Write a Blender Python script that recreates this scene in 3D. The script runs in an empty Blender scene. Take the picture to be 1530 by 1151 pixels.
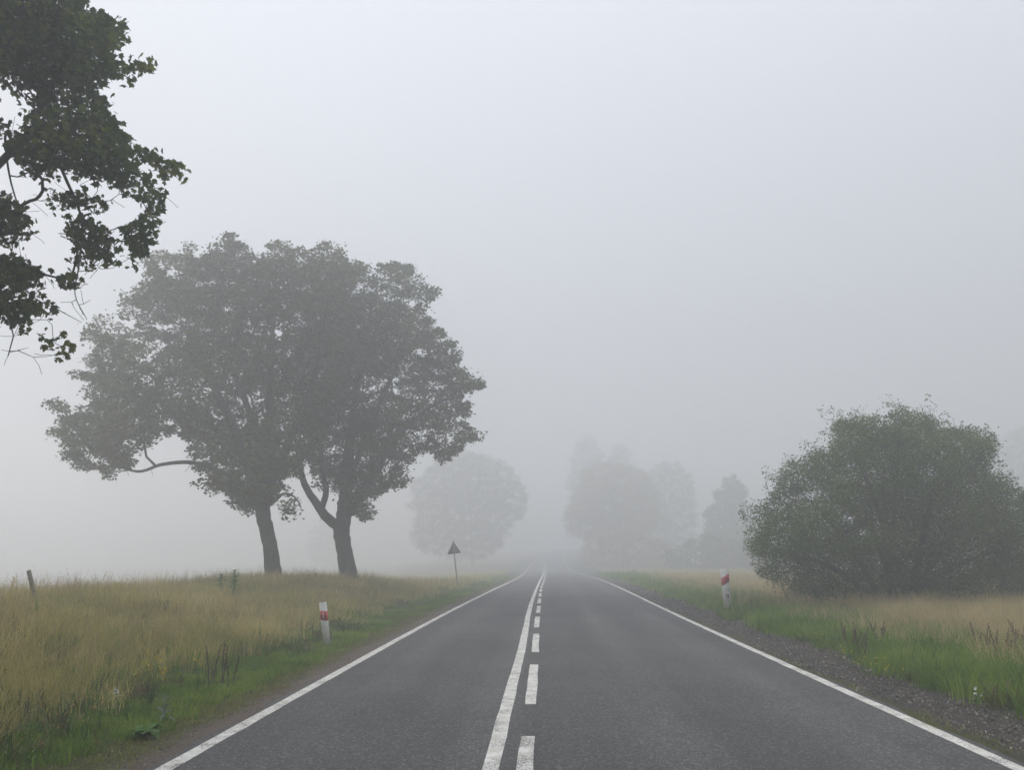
import bpy, math, random
import numpy as np
from mathutils import Vector, Matrix, Euler

random.seed(7)
RNG = np.random.default_rng(7)
scene = bpy.context.scene
COL = scene.collection

# ------------------------------------------------------------------ camera
CAM_H = 1.7
FPX = 1156.0            # focal length in photo pixels (photo 1530 x 1151)
PITCH, YAW = math.radians(12.6), math.radians(2.28)
cam_data = bpy.data.cameras.new('camera')
cam_data.sensor_width = 36.0
cam_data.lens = FPX / 1530.0 * 36.0
cam_data.clip_start = 0.1
cam_data.clip_end = 2000.0
cam = bpy.data.objects.new('camera', cam_data)
cam.location = (0, 0, CAM_H)
cam.rotation_euler = (math.pi / 2 + PITCH, 0, YAW)
COL.objects.link(cam)
scene.camera = cam

# ------------------------------------------------------------------ world, sun, exposure
SUN_EL, SUN_AZ = math.radians(36), math.radians(-60)      # azimuth measured from +Y, negative = left
world = bpy.data.worlds.new('World')
scene.world = world
world.use_nodes = True
wn, wl = world.node_tree.nodes, world.node_tree.links
wn.clear()
w_out = wn.new('ShaderNodeOutputWorld')
w_bg1 = wn.new('ShaderNodeBackground')
w_bg2 = wn.new('ShaderNodeBackground')
w_add = wn.new('ShaderNodeAddShader')
w_sky = wn.new('ShaderNodeTexSky')
w_sky.sky_type = 'NISHITA'
w_sky.sun_disc = False
w_sky.sun_elevation = SUN_EL
w_sky.sun_rotation = SUN_AZ
w_sky.dust_density = 4.0
w_bg1.inputs['Strength'].default_value = 0.05
wl.new(w_sky.outputs[0], w_bg1.inputs['Color'])
# the overcast layer: an even pale cloud sheet in front of the blue
w_bg2.inputs['Color'].default_value = (0.84, 0.88, 0.965, 1)
# an overcast sky is brighter overhead than at the horizon: L = Lz * (0.5 + 0.5 sin(elevation))
w_tc = wn.new('ShaderNodeTexCoord'); w_sep = wn.new('ShaderNodeSeparateXYZ'); w_ma = wn.new('ShaderNodeMath')
wl.new(w_tc.outputs['Generated'], w_sep.inputs[0])
w_ma.operation = 'MULTIPLY_ADD'
w_mx = wn.new('ShaderNodeMath'); w_mx.operation = 'MAXIMUM'; w_mx.inputs[1].default_value = 0.0
wl.new(w_sep.outputs['Z'], w_mx.inputs[0]); wl.new(w_mx.outputs[0], w_ma.inputs[0])
w_ma.inputs[1].default_value = 1.0; w_ma.inputs[2].default_value = 0.40
wl.new(w_ma.outputs[0], w_bg2.inputs['Strength'])
w_mix = wn.new('ShaderNodeMixShader')
w_mix.inputs[0].default_value = 0.88
wl.new(w_bg1.outputs[0], w_mix.inputs[1])
wl.new(w_bg2.outputs[0], w_mix.inputs[2])
wl.new(w_mix.outputs[0], w_out.inputs['Surface'])

sun_data = bpy.data.lights.new('sun', 'SUN')
sun_data.energy = 1.5
sun_data.angle = math.radians(25)
sun_data.color = (1.0, 0.98, 0.95)
sun = bpy.data.objects.new('sun', sun_data)
COL.objects.link(sun)
_sd = Vector((math.sin(SUN_AZ) * math.cos(SUN_EL), math.cos(SUN_AZ) * math.cos(SUN_EL), math.sin(SUN_EL)))
sun.rotation_euler = _sd.to_track_quat('Z', 'Y').to_euler()
sun.location = (0, 0, 60)

scene.view_settings.view_transform = 'Standard'
scene.view_settings.look = 'None'
scene.view_settings.gamma = 1.0
scene.view_settings.exposure = 0.10
scene.view_settings.use_curve_mapping = False
scene.render.engine = 'CYCLES'
cy = scene.cycles
cy.max_bounces = 9
cy.diffuse_bounces = 3
cy.glossy_bounces = 2
cy.transmission_bounces = 3
cy.volume_bounces = 6
cy.transparent_max_bounces = 8
cy.use_denoising = True
cy.use_adaptive_sampling = True
cy.adaptive_threshold = 0.02
cy.caustics_reflective = False
cy.caustics_refractive = False

HAZE_DENSITY = 0.0114
HAZE_TOP = 38.0

# ------------------------------------------------------------------ helpers
_R = cam.rotation_euler.to_matrix()
_RN = np.array(_R)


def at(u, v, d):
    """World point seen at photo pixel (u, v) on the plane Y = d."""
    r = _RN @ np.array([(u - 765.0) / FPX, (575.5 - v) / FPX, -1.0])
    k = d / r[1]
    return np.array([r[0] * k, d, CAM_H + r[2] * k])


def px_of(p):
    q = (np.asarray(p) - np.array([0, 0, CAM_H])) @ _RN
    z = -q[..., 2]
    return 765 + FPX * q[..., 0] / z, 575.5 - FPX * q[..., 1] / z, z


def smooth(a, b, x):
    t = np.clip((np.asarray(x, float) - a) / (b - a), 0, 1)
    return t * t * (3 - 2 * t)


def vnoise(x, y, seed=0):
    """cheap smooth value noise, about -1..1"""
    x = np.asarray(x, float); y = np.asarray(y, float)
    xi, yi = np.floor(x), np.floor(y)
    fx, fy = x - xi, y - yi
    fx = fx * fx * (3 - 2 * fx); fy = fy * fy * (3 - 2 * fy)

    def h(a, b):
        v = np.sin(a * 127.1 + b * 311.7 + seed * 74.7) * 43758.5453
        return (v - np.floor(v)) * 2 - 1
    return ((h(xi, yi) * (1 - fx) + h(xi + 1, yi) * fx) * (1 - fy)
            + (h(xi, yi + 1) * (1 - fx) + h(xi + 1, yi + 1) * fx) * fy)


def tag(o, label=None, cat=None, group=None, kind=None):
    if label: o['label'] = label
    if cat: o['category'] = cat
    if group: o['group'] = group
    if kind: o['kind'] = kind
    return o


def empty(name, loc, label=None, cat=None, group=None):
    o = bpy.data.objects.new(name, None)
    o.empty_display_size = 0.3
    o.location = loc
    COL.objects.link(o)
    return tag(o, label, cat, group)


def raw_mesh(name, verts, loops, counts, mats=None, smooth_shade=False, mat_idx=None):
    """verts Nx3, loops flat index array, counts per face"""
    me = bpy.data.meshes.new(name)
    verts = np.asarray(verts, np.float32); loops = np.asarray(loops, np.int32); counts = np.asarray(counts, np.int32)
    me.vertices.add(len(verts)); me.vertices.foreach_set('co', verts.ravel())
    me.loops.add(len(loops)); me.loops.foreach_set('vertex_index', loops)
    me.polygons.add(len(counts))
    starts = np.concatenate([[0], np.cumsum(counts)[:-1]]).astype(np.int32)
    me.polygons.foreach_set('loop_start', starts)
    if mat_idx is not None:
        me.polygons.foreach_set('material_index', np.asarray(mat_idx, np.int32))
    me.update(calc_edges=True)
    if smooth_shade:
        me.polygons.foreach_set('use_smooth', np.ones(len(counts), bool))
    for m in (mats or []):
        me.materials.append(m)
    return me


def link(name, me, parent=None, local_of=None):
    o = bpy.data.objects.new(name, me)
    COL.objects.link(o)
    if parent is not None:
        o.parent = parent
    return o


class MB:
    """collects polygons into one mesh"""
    def __init__(s): s.v, s.l, s.c, s.n = [], [], [], 0

    def poly(s, verts, faces):
        verts = np.asarray(verts, float)
        s.v.append(verts)
        for f in faces:
            s.l.extend([i + s.n for i in f]); s.c.append(len(f))
        s.n += len(verts)

    def box(s, lo, hi, M=None):
        x0, y0, z0 = lo; x1, y1, z1 = hi
        v = np.array([(x0, y0, z0), (x1, y0, z0), (x1, y1, z0), (x0, y1, z0), (x0, y0, z1), (x1, y0, z1), (x1, y1, z1), (x0, y1, z1)], float)
        if M is not None: v = v @ M.T
        s.poly(v, [(0, 3, 2, 1), (4, 5, 6, 7), (0, 1, 5, 4), (1, 2, 6, 5), (2, 3, 7, 6), (3, 0, 4, 7)])

    def tube(s, pts, rad, sides=8, cap=True, jitter=0.0):
        pts = np.asarray(pts, float); n = len(pts)
        rad = np.broadcast_to(np.asarray(rad, float), (n,))
        tan = np.gradient(pts, axis=0)
        tan /= np.linalg.norm(tan, axis=1)[:, None] + 1e-9
        ref = np.array([0.0, 0, 1]) if abs(tan[0][2]) < 0.9 else np.array([1.0, 0, 0])
        a = np.cross(tan[0], ref); a /= np.linalg.norm(a)
        ang = np.arange(sides) / sides * 2 * math.pi
        out = []
        for i in range(n):
            a = a - tan[i] * np.dot(a, tan[i]); a /= np.linalg.norm(a) + 1e-9
            b = np.cross(tan[i], a)
            r = rad[i] * (1 + (jitter * (np.sin(ang * 3 + i * .7) * .6 + RNG.uniform(-1, 1, sides) * .5) if jitter else 0))
            out.append(pts[i] + (np.cos(ang) * r)[:, None] * a + (np.sin(ang) * r)[:, None] * b)
        v = np.concatenate(out)
        f = []
        for i in range(n - 1):
            for k in range(sides):
                k2 = (k + 1) % sides
                f.append((i * sides + k, i * sides + k2, (i + 1) * sides + k2, (i + 1) * sides + k))
        if cap:
            f.append(tuple(range(sides))[::-1]); f.append(tuple((n - 1) * sides + k for k in range(sides)))
        s.poly(v, f)

    def mesh(s, name, mats, smooth_shade=False):
        return raw_mesh(name, np.concatenate(s.v), s.l, s.c, mats, smooth_shade)

    def build(s, name, mat, parent=None, smooth_shade=False):
        return link(name, s.mesh(name, [mat], smooth_shade), parent)


# ------------------------------------------------------------------ materials
def new_mat(name):
    m = bpy.data.materials.new(name)
    m.use_nodes = True
    nt = m.node_tree
    nt.nodes.clear()
    out = nt.nodes.new('ShaderNodeOutputMaterial')
    return m, nt, out


def N(nt, t, **kw):
    n = nt.nodes.new(t)
    for k, v in kw.items():
        if k in n.inputs.keys():
            n.inputs[k].default_value = v
        else:
            setattr(n, k, v)
    return n


def ramp(nt, fac, stops):
    r = nt.nodes.new('ShaderNodeValToRGB')
    el = r.color_ramp.elements
    while len(el) < len(stops): el.new(0.5)
    for e, (p, c) in zip(el, stops):
        e.position = p; e.color = (*c, 1) if len(c) == 3 else c
    nt.links.new(fac, r.inputs[0])
    return r.outputs[0]


def noise(nt, scale, detail=4, vec=None, rough=0.6):
    n = N(nt, 'ShaderNodeTexNoise', Scale=scale, Detail=detail, Roughness=rough)
    if vec is not None: nt.links.new(vec, n.inputs['Vector'])
    return n.outputs['Fac']


def mixc(nt, fac, a, b, mode='MIX'):
    m = nt.nodes.new('ShaderNodeMix'); m.data_type = 'RGBA'; m.blend_type = mode
    for s, x in ((0, fac), (6, a), (7, b)):
        if isinstance(x, (int, float)): m.inputs[s].default_value = x
        elif isinstance(x, tuple): m.inputs[s].default_value = (*x, 1)
        else: nt.links.new(x, m.inputs[s])
    return m.outputs[2]


def math_(nt, op, a, b=None, c=None):
    m = nt.nodes.new('ShaderNodeMath'); m.operation = op
    for i, x in enumerate((a, b, c)):
        if x is None: continue
        if isinstance(x, (int, float)): m.inputs[i].default_value = x
        else: nt.links.new(x, m.inputs[i])
    return m.outputs[0]


def bsdf(nt, out, color, rough=0.8, spec=0.3, bump=None, bump_s=0.3, bump_d=0.01):
    b = N(nt, 'ShaderNodeBsdfPrincipled')
    b.inputs['Specular IOR Level'].default_value = spec
    if isinstance(rough, (int, float)): b.inputs['Roughness'].default_value = rough
    else: nt.links.new(rough, b.inputs['Roughness'])
    if isinstance(color, tuple): b.inputs['Base Color'].default_value = (*color, 1)
    else: nt.links.new(color, b.inputs['Base Color'])
    if bump is not None:
        bp = N(nt, 'ShaderNodeBump', Strength=bump_s, Distance=bump_d)
        nt.links.new(bump, bp.inputs['Height']); nt.links.new(bp.outputs[0], b.inputs['Normal'])
    nt.links.new(b.outputs[0], out.inputs['Surface'])
    return b


def plain(name, color, rough=0.7, spec=0.3, var=0.15, scale=20, bump=0.0):
    m, nt, out = new_mat(name)
    geo = N(nt, 'ShaderNodeNewGeometry')
    nz = noise(nt, scale, 5, geo.outputs['Position'])
    lo = tuple(c * (1 - var) for c in color); hi = tuple(min(1, c * (1 + var)) for c in color)
    c = ramp(nt, nz, [(0.3, lo), (0.7, hi)])
    bsdf(nt, out, c, rough, spec, nz if bump else None, bump, 0.01)
    return m


def leafy(name, cols, patch_scale=0.35, transl=0.3, rough=0.6, per_instance=False, spec=0.25):
    """foliage: colour varies per leaf island (or per instance) and in soft patches over space"""
    m, nt, out = new_mat(name)
    geo = N(nt, 'ShaderNodeNewGeometry')
    if per_instance:
        oi = N(nt, 'ShaderNodeObjectInfo'); rnd = oi.outputs['Random']
        rnd = math_(nt, 'ADD', math_(nt, 'MULTIPLY', rnd, 0.6), math_(nt, 'MULTIPLY', geo.outputs['Random Per Island'], 0.4))
    else:
        rnd = geo.outputs['Random Per Island']
    nz = noise(nt, patch_scale, 3, geo.outputs['Position'])
    f = math_(nt, 'ADD', math_(nt, 'MULTIPLY', rnd, 0.55), math_(nt, 'MULTIPLY', math_(nt, 'SUBTRACT', nz, 0.5), 1.6))
    f = math_(nt, 'ADD', f, 0.22)
    stops = [(i / (len(cols) - 1), c) for i, c in enumerate(cols)]
    c = ramp(nt, f, stops)
    b = N(nt, 'ShaderNodeBsdfPrincipled', Roughness=rough)
    b.inputs['Specular IOR Level'].default_value = spec
    nt.links.new(c, b.inputs['Base Color'])
    t = N(nt, 'ShaderNodeBsdfTranslucent')
    nt.links.new(c, t.inputs['Color'])
    mx = N(nt, 'ShaderNodeMixShader'); mx.inputs[0].default_value = transl
    nt.links.new(b.outputs[0], mx.inputs[1]); nt.links.new(t.outputs[0], mx.inputs[2])
    nt.links.new(mx.outputs[0], out.inputs['Surface'])
    return m


def bark_mat(name, a, b, scale=8):
    m, nt, out = new_mat(name)
    tc = N(nt, 'ShaderNodeTexCoord')
    mp = N(nt, 'ShaderNodeMapping'); mp.inputs['Scale'].default_value = (1, 1, 0.22)
    nt.links.new(tc.outputs['Object'], mp.inputs['Vector'])
    nz = noise(nt, scale, 8, mp.outputs[0], 0.7)
    c = ramp(nt, nz, [(0.3, a), (0.7, b)])
    moss = ramp(nt, noise(nt, 1.3, 4, tc.outputs['Object']), [(0.5, (0, 0, 0)), (0.7, (1, 1, 1))])
    c = mixc(nt, moss, c, (0.05, 0.06, 0.03))
    bsdf(nt, out, c, 0.9, 0.15, nz, 0.9, 0.04)
    return m


M_BARK = bark_mat('maple_bark', (0.03, 0.027, 0.023), (0.11, 0.10, 0.085))
M_TWIG = plain('twig_bark', (0.055, 0.047, 0.04), 0.9, 0.1)
M_LEAF_NEAR = leafy('maple_leaves_near', [(0.02, 0.035, 0.009), (0.045, 0.075, 0.014), (0.09, 0.13, 0.022), (0.20, 0.23, 0.035)], 1.3, 0.5)
M_LEAF = leafy('maple_leaves', [(0.045, 0.058, 0.015), (0.08, 0.095, 0.022), (0.125, 0.14, 0.03), (0.20, 0.18, 0.04)], 0.3, 0.25)
M_LEAF_BUSH = leafy('bush_leaves', [(0.035, 0.055, 0.013), (0.07, 0.105, 0.022), (0.125, 0.175, 0.036), (0.21, 0.25, 0.06)], 0.5, 0.3, 0.75, False, 0.06)
M_LEAF_BIRCH = leafy('far_leaves_green', [(0.05, 0.07, 0.035), (0.07, 0.09, 0.04), (0.10, 0.11, 0.05)], 0.2, 0.25)
M_LEAF_YELLOW = leafy('far_leaves_yellowing', [(0.16, 0.14, 0.03), (0.26, 0.20, 0.04), (0.34, 0.25, 0.06)], 0.15, 0.25)
M_LEAF_PINE = leafy('far_needles', [(0.03, 0.05, 0.03), (0.045, 0.07, 0.045)], 0.2, 0.1)

# ------------------------------------------------------------------ terrain functions
_CY = [-60, 0, 26, 40, 60, 68, 85, 111, 150, 200, 260, 420]
_CX = [0.37, 0.37, 0.5, 0.74, 1.08, 1.15, 1.12, 0.95, 0.85, 1.5, 4.0, 14.0]
_ZY = [-60, 0, 50, 70, 90, 111, 130, 150, 200, 260, 420]
_ZZ = [0.0, 0.0, 0.0, -0.08, -0.20, -0.28, -0.22, 0.05, 1.3, 3.4, 6.5]


def _catmull(xs, ys, x):
    x = np.asarray(x, float)
    xs = np.asarray(xs, float); ys = np.asarray(ys, float)
    m = np.gradient(ys, xs)
    i = np.clip(np.searchsorted(xs, x) - 1, 0, len(xs) - 2)
    h = xs[i + 1] - xs[i]; t = np.clip((x - xs[i]) / h, 0, 1)
    return ((2 * t**3 - 3 * t**2 + 1) * ys[i] + (t**3 - 2 * t**2 + t) * h * m[i]
            + (-2 * t**3 + 3 * t**2) * ys[i + 1] + (t**3 - t**2) * h * m[i + 1])


def road_cx(y): return _catmull(_CX and _CY, _CX, y)
def road_z(y): return _catmull(_ZY, _ZZ, y)


HALF = 3.57      # road centre to the middle of an edge line


def height(s, y):
    """ground height; s = metres right of the road centre"""
    s = np.asarray(s, float); y = np.asarray(y, float)
    base = road_z(y) - 0.012 * np.minimum(np.abs(s), 3.8)
    tl = -s - HALF; tr = s - HALF
    # left: verge, bank, crest, then the land falls away
    bank_h = 0.72 * (1 - smooth(36, 54, y + 0.5 * (tl - 5))) - 0.38 * smooth(43, 56, y) + 0.0
    bank_h = bank_h + 0.10 * vnoise(s * 0.25, y * 0.22, 3) + 0.05 * vnoise(s * 0.8, y * 0.7, 4)
    zl = -0.07 * smooth(0.15, 1.0, tl) + bank_h * smooth(1.9, 7.2, tl) - 5.5 * smooth(11.5, 75, tl) - 0.35 * smooth(9.5, 14, tl)
    zl = zl + 0.03 * vnoise(s * 1.7, y * 1.7, 5) * smooth(0.6, 2, tl)
    # right: shoulder, gravel, verge, flat field
    zr = -0.05 * smooth(0.1, 0.4, tr) + 0.05 * smooth(0.45, 1.5, tr) + 0.06 * smooth(1.2, 3, tr)
    zr = zr + (0.10 * vnoise(s * 0.22, y * 0.2, 6) + 0.05 * vnoise(s * 0.9, y * 0.9, 7)) * smooth(1.4, 5, tr) + 0.02 * vnoise(s * 2.5, y * 2.5, 8) * smooth(0.3, 1, tr)
    side = np.where(s < 0, zl, zr)
    under = np.where(np.abs(s) < HALF + 0.12, -0.05, 0.0)
    return base + np.where(np.abs(s) < HALF + 0.12, 0, side) + under - 0.004


def ground(x, y):
    return height(np.asarray(x, float) - road_cx(y), y)


# ------------------------------------------------------------------ ground sheet
def axis(parts):
    out = [parts[0][0]]
    for a, b, st in parts:
        n = max(1, int(round((b - a) / st)))
        out += list(np.linspace(a, b, n + 1)[1:])
    return np.array(out)


def grid_mesh(name, S, Y, Z, mats, uv=True):
    nx, ny = len(S), len(Y)
    SS, YY = np.meshgrid(S, Y)
    X = road_cx(YY) + SS
    v = np.stack([X, YY, Z(SS, YY)], -1).reshape(-1, 3)
    i = (np.arange(ny - 1)[:, None] * nx + np.arange(nx - 1)[None, :]).ravel()
    f = np.stack([i, i + 1, i + nx + 1, i + nx], -1)
    me = raw_mesh(name, v, f.ravel(), np.full(len(f), 4), mats, True)
    a = me.attributes.new('road_s', 'FLOAT', 'POINT')
    a.data.foreach_set('value', SS.ravel().astype(np.float32))
    return me


def ground_material():
    m, nt, out = new_mat('ground_soil_and_turf')
    at_ = N(nt, 'ShaderNodeAttribute', attribute_name='road_s')
    s = at_.outputs['Fac']
    geo = N(nt, 'ShaderNodeNewGeometry')
    P = geo.outputs['Position']
    n1 = noise(nt, 1.6, 5, P); n2 = noise(nt, 14, 6, P); n3 = noise(nt, 70, 4, P, 0.75)
    nb = noise(nt, 0.25, 3, P)
    # distance from the nearest edge line, ragged
    t = math_(nt, 'SUBTRACT', math_(nt, 'ABSOLUTE', s), HALF)
    t = math_(nt, 'ADD', t, math_(nt, 'MULTIPLY', math_(nt, 'SUBTRACT', n1, 0.5), 0.9))
    t = math_(nt, 'ADD', t, math_(nt, 'MULTIPLY', math_(nt, 'SUBTRACT', n2, 0.5), 0.5))
    dirt = ramp(nt, n3, [(0.3, (0.07, 0.056, 0.045)), (0.5, (0.14, 0.112, 0.092)), (0.72, (0.25, 0.21, 0.18))])
    grit = ramp(nt, n3, [(0.3, (0.03, 0.027, 0.023)), (0.52, (0.075, 0.066, 0.056)), (0.75, (0.19, 0.17, 0.145))])
    moss = ramp(nt, n2, [(0.3, (0.05, 0.06, 0.018)), (0.7, (0.10, 0.11, 0.035))])
    turf = ramp(nt, n2, [(0.3, (0.05, 0.06, 0.022)), (0.7, (0.10, 0.11, 0.045))])
    straw = ramp(nt, n2, [(0.3, (0.12, 0.105, 0.05)), (0.7, (0.26, 0.22, 0.11))])

    def step(x, a, b):
        mr = N(nt, 'ShaderNodeMapRange'); mr.interpolation_type = 'SMOOTHSTEP'
        nt.links.new(x, mr.inputs[0]); mr.inputs[1].default_value = a; mr.inputs[2].default_value = b
        return mr.outputs[0]
    left = mixc(nt, step(t, 0.3, 0.8), dirt, moss)
    left = mixc(nt, step(t, 0.9, 1.6), left, turf)
    left = mixc(nt, step(t, 2.5, 4.5), left, straw)
    right = mixc(nt, step(t, 0.0, 0.2), dirt, moss)
    right = mixc(nt, step(t, 0.22, 0.5), right, grit)
    right = mixc(nt, step(t, 1.1, 1.5), right, turf)
    right = mixc(nt, step(t, 3.5, 6.0), right, straw)
    far = mixc(nt, step(t, 12, 40), right, ramp(nt, nb, [(0.35, (0.085, 0.10, 0.035)), (0.65, (0.15, 0.14, 0.06))]))
    c = mixc(nt, step(s, -0.01, 0.01), left, far)
    bsdf(nt, out, c, 0.95, 0.1, n3, 0.6, 0.02)
    return m


M_GROUND = ground_material()
S = axis([(-400, -120, 20), (-120, -40, 5), (-40, -16, 1.5), (-16, -8, 0.45), (-8, -3.9, 0.16), (-3.9, -3.5, 0.1), (-3.5, 3.5, 1.4), (3.5, 3.9, 0.1), (3.9, 8, 0.16), (8, 20, 0.6), (20, 50, 2), (50, 120, 6), (120, 400, 20)])
Y = axis([(-60, -5, 3), (-5, 2, 0.7), (2, 26, 0.25), (26, 60, 0.7), (60, 160, 2.5), (160, 415, 8)])
gm = grid_mesh('ground', S, Y, height, [M_GROUND])
g_obj = tag(link('ground', gm), 'rough verge and meadow land either side of the road', kind='structure')


# ------------------------------------------------------------------ road and its markings
def asphalt_material():
    m, nt, out = new_mat('worn_asphalt')
    geo = N(nt, 'ShaderNodeNewGeometry'); P = geo.outputs['Position']
    sA = N(nt, 'ShaderNodeAttribute', attribute_name='road_s').outputs['Fac']
    vor = N(nt, 'ShaderNodeTexVoronoi', Scale=58.0); nt.links.new(P, vor.inputs['Vector'])
    vc = N(nt, 'ShaderNodeSeparateColor'); nt.links.new(vor.outputs['Color'], vc.inputs[0])
    stones = ramp(nt, vc.outputs[0], [(0.0, (0.040, 0.040, 0.039)), (0.5, (0.085, 0.083, 0.080)), (0.85, (0.125, 0.122, 0.118)), (1.0, (0.26, 0.255, 0.25))])
    fine = noise(nt, 160, 4, P, 0.8)
    c = mixc(nt, 0.35, stones, ramp(nt, fine, [(0.3, (0.04, 0.04, 0.04)), (0.7, (0.13, 0.13, 0.128))]))
    # broad patches, long streaks along the driving direction, slightly polished wheel paths
    mp = N(nt, 'ShaderNodeMapping'); mp.inputs['Scale'].default_value = (1.3, 0.07, 1); nt.links.new(P, mp.inputs['Vector'])
    streak = noise(nt, 1.0, 5, mp.outputs[0])
    patch = noise(nt, 0.35, 4, P)
    k = math_(nt, 'ADD', math_(nt, 'MULTIPLY', streak, 0.5), math_(nt, 'MULTIPLY', patch, 0.5))
    k = ramp(nt, k, [(0.35, (0.80, 0.80, 0.79)), (0.65, (1.28, 1.26, 1.22))])
    c = mixc(nt, 1.0, c, k, 'MULTIPLY')
    wv = math_(nt, 'COSINE', math_(nt, 'MULTIPLY', math_(nt, 'SUBTRACT', math_(nt, 'ABSOLUTE', sA), 0.9), 3.7))
    wk = ramp(nt, wv, [(0.0, (0.92, 0.92, 0.92)), (1.0, (1.10, 1.10, 1.09))])
    c = mixc(nt, 1.0, c, wk, 'MULTIPLY')
    fr = ramp(nt, noise(nt, 5.0, 6, P), [(0.30, (0.84, 0.84, 0.84)), (0.42, (1, 1, 1)), (0.64, (1, 1, 1)), (0.74, (1.12, 1.11, 1.09))])
    c = mixc(nt, 1.0, c, fr, 'MULTIPLY')
    seam = math_(nt, 'ABSOLUTE', math_(nt, 'ADD', math_(nt, 'ADD', sA, 0.68), math_(nt, 'MULTIPLY', math_(nt, 'SUBTRACT', noise(nt, 0.8, 6, P), 0.5), 0.25)))
    bsdf(nt, out, c, 0.78, 0.3, mixc(nt, 0.5, vor.outputs['Distance'], fine), 0.55, 0.006)
    return m


def paint_material():
    m, nt, out = new_mat('worn_road_paint')
    geo = N(nt, 'ShaderNodeNewGeometry'); P = geo.outputs['Position']
    n = noise(nt, 60, 6, P, 0.75); big = noise(nt, 2.5, 5, P)
    f = math_(nt, 'ADD', n, math_(nt, 'MULTIPLY', math_(nt, 'SUBTRACT', big, 0.5), 0.45))
    wear = ramp(nt, f, [(0.38, (0, 0, 0)), (0.47, (1, 1, 1))])
    white = ramp(nt, n, [(0.3, (0.72, 0.70, 0.64)), (0.7, (0.88, 0.86, 0.80))])
    dirt = ramp(nt, noise(nt, 7, 5, P), [(0.4, (0.78, 0.76, 0.72)), (0.62, (1, 1, 1))])
    c = mixc(nt, 1.0, mixc(nt, wear, (0.10, 0.098, 0.095), white), dirt, 'MULTIPLY')
    bsdf(nt, out, c, 0.65, 0.35, n, 0.35, 0.004)
    return m


M_ASPHALT = asphalt_material(); M_PAINT = paint_material()


def road_surf(s, y, lift=0.0): return road_z(y) - 0.012 * np.abs(s) + lift


RY = axis([(-60, 0, 4), (0, 60, 0.5), (60, 160, 2), (160, 414, 6)])
RS = np.array([-3.74, -3.57, -2.6, -1.5, -0.6, 0, 0.6, 1.5, 2.6, 3.57, 3.74])
SS, YY = np.meshgrid(RS, RY)
edge = np.where(np.abs(SS) > 3.7, np.sign(SS) * (0.05 * vnoise(YY * 1.1, YY * 0 + 2) + 0.025 * vnoise(YY * 4, YY * 0 + 5)), 0)
v = np.stack([road_cx(YY) + SS + edge, YY, road_surf(SS, YY, 0.012)], -1).reshape(-1, 3)
v[np.abs(SS.ravel()) > 3.7, 2] -= 0.012
nx = len(RS)
i = (np.arange(len(RY) - 1)[:, None] * nx + np.arange(nx - 1)[None, :]).ravel()
f = np.stack([i, i + 1, i + nx + 1, i + nx], -1)
# a skirt so that the asphalt has a thickness at both edges
sk = []
nv = len(v)
lowl = v.reshape(len(RY), nx, 3)[:, 0].copy(); lowr = v.reshape(len(RY), nx, 3)[:, -1].copy()
lowl[:, 2] -= 0.09; lowl[:, 0] -= 0.02; lowr[:, 2] -= 0.09; lowr[:, 0] += 0.02
v = np.concatenate([v, lowl, lowr])
for j in range(len(RY) - 1):
    sk.append((nv + j, j * nx, (j + 1) * nx, nv + j + 1))
    b = nv + len(RY)
    sk.append((j * nx + nx - 1, b + j, b + j + 1, (j + 1) * nx + nx - 1))
f = np.concatenate([f, np.array(sk)])
rm = raw_mesh('road', v, f.ravel(), np.full(len(f), 4), [M_ASPHALT], True)
a_ = rm.attributes.new('road_s', 'FLOAT', 'POINT')
a_.data.foreach_set('value', np.concatenate([SS.ravel(), np.full(len(RY), -3.74), np.full(len(RY), 3.74)]).astype(np.float32))
road = tag(link('road', rm), 'two lane grey asphalt road running straight into the fog', kind='structure')


def strip(name, sc, w, y0, y1, label=None, step=0.5, wob=0.008):
    n = max(2, int((y1 - y0) / step) + 1)
    y = np.linspace(y0, y1, n)
    s0 = sc(y) if callable(sc) else np.full(n, sc)
    j1 = wob * vnoise(y * 2.3, y * 0 + sc_seed(name), 1); j2 = wob * vnoise(y * 2.1, y * 0 + sc_seed(name) + 9, 2)
    s = np.stack([s0 - w / 2 + j1, s0 + w / 2 + j2], -1)
    yy = np.stack([y, y], -1)
    # heights sampled from the same piecewise-linear rows as the road surface
    zr = np.interp(y, RY, road_z(RY))
    cx = np.interp(y, RY, road_cx(RY))
    zc = np.interp(np.abs(s).ravel(), np.abs(RS[5:]), -0.012 * np.abs(RS[5:])).reshape(s.shape)
    v = np.stack([cx[:, None] + s, yy, zr[:, None] + zc + 0.0165], -1).reshape(-1, 3)
    i = np.arange(n - 1) * 2
    f = np.stack([i, i + 1, i + 3, i + 2], -1)
    me = raw_mesh(name, v, f.ravel(), np.full(len(f), 4), [M_PAINT], True)
    o = link(name, me, road)
    if label: o['label'] = label
    return o


_seed = [0]
def sc_seed(n): _seed[0] += 13; return _seed[0]


def solid_s(y):       # solid centre line: slides towards the dashes as it gets farther away
    return _catmull([-60, 0, 9, 15, 26, 32, 40, 50, 60, 75, 95, 111, 160, 400], [-0.83, -0.82, -0.84, -0.84, -0.98, -1.07, -1.17, -1.29, -1.38, -1.35, -1.12, -0.95, -0.7, -0.6], y)


def dash_s(y):
    return _catmull([-60, 0, 9, 15, 20, 26, 35, 45, 55, 66, 75, 95, 111, 160, 400], [-0.55, -0.55, -0.56, -0.58, -0.63, -0.68, -0.83, -0.98, -1.07, -1.11, -1.10, -0.88, -0.66, -0.41, -0.3], y)


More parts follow.
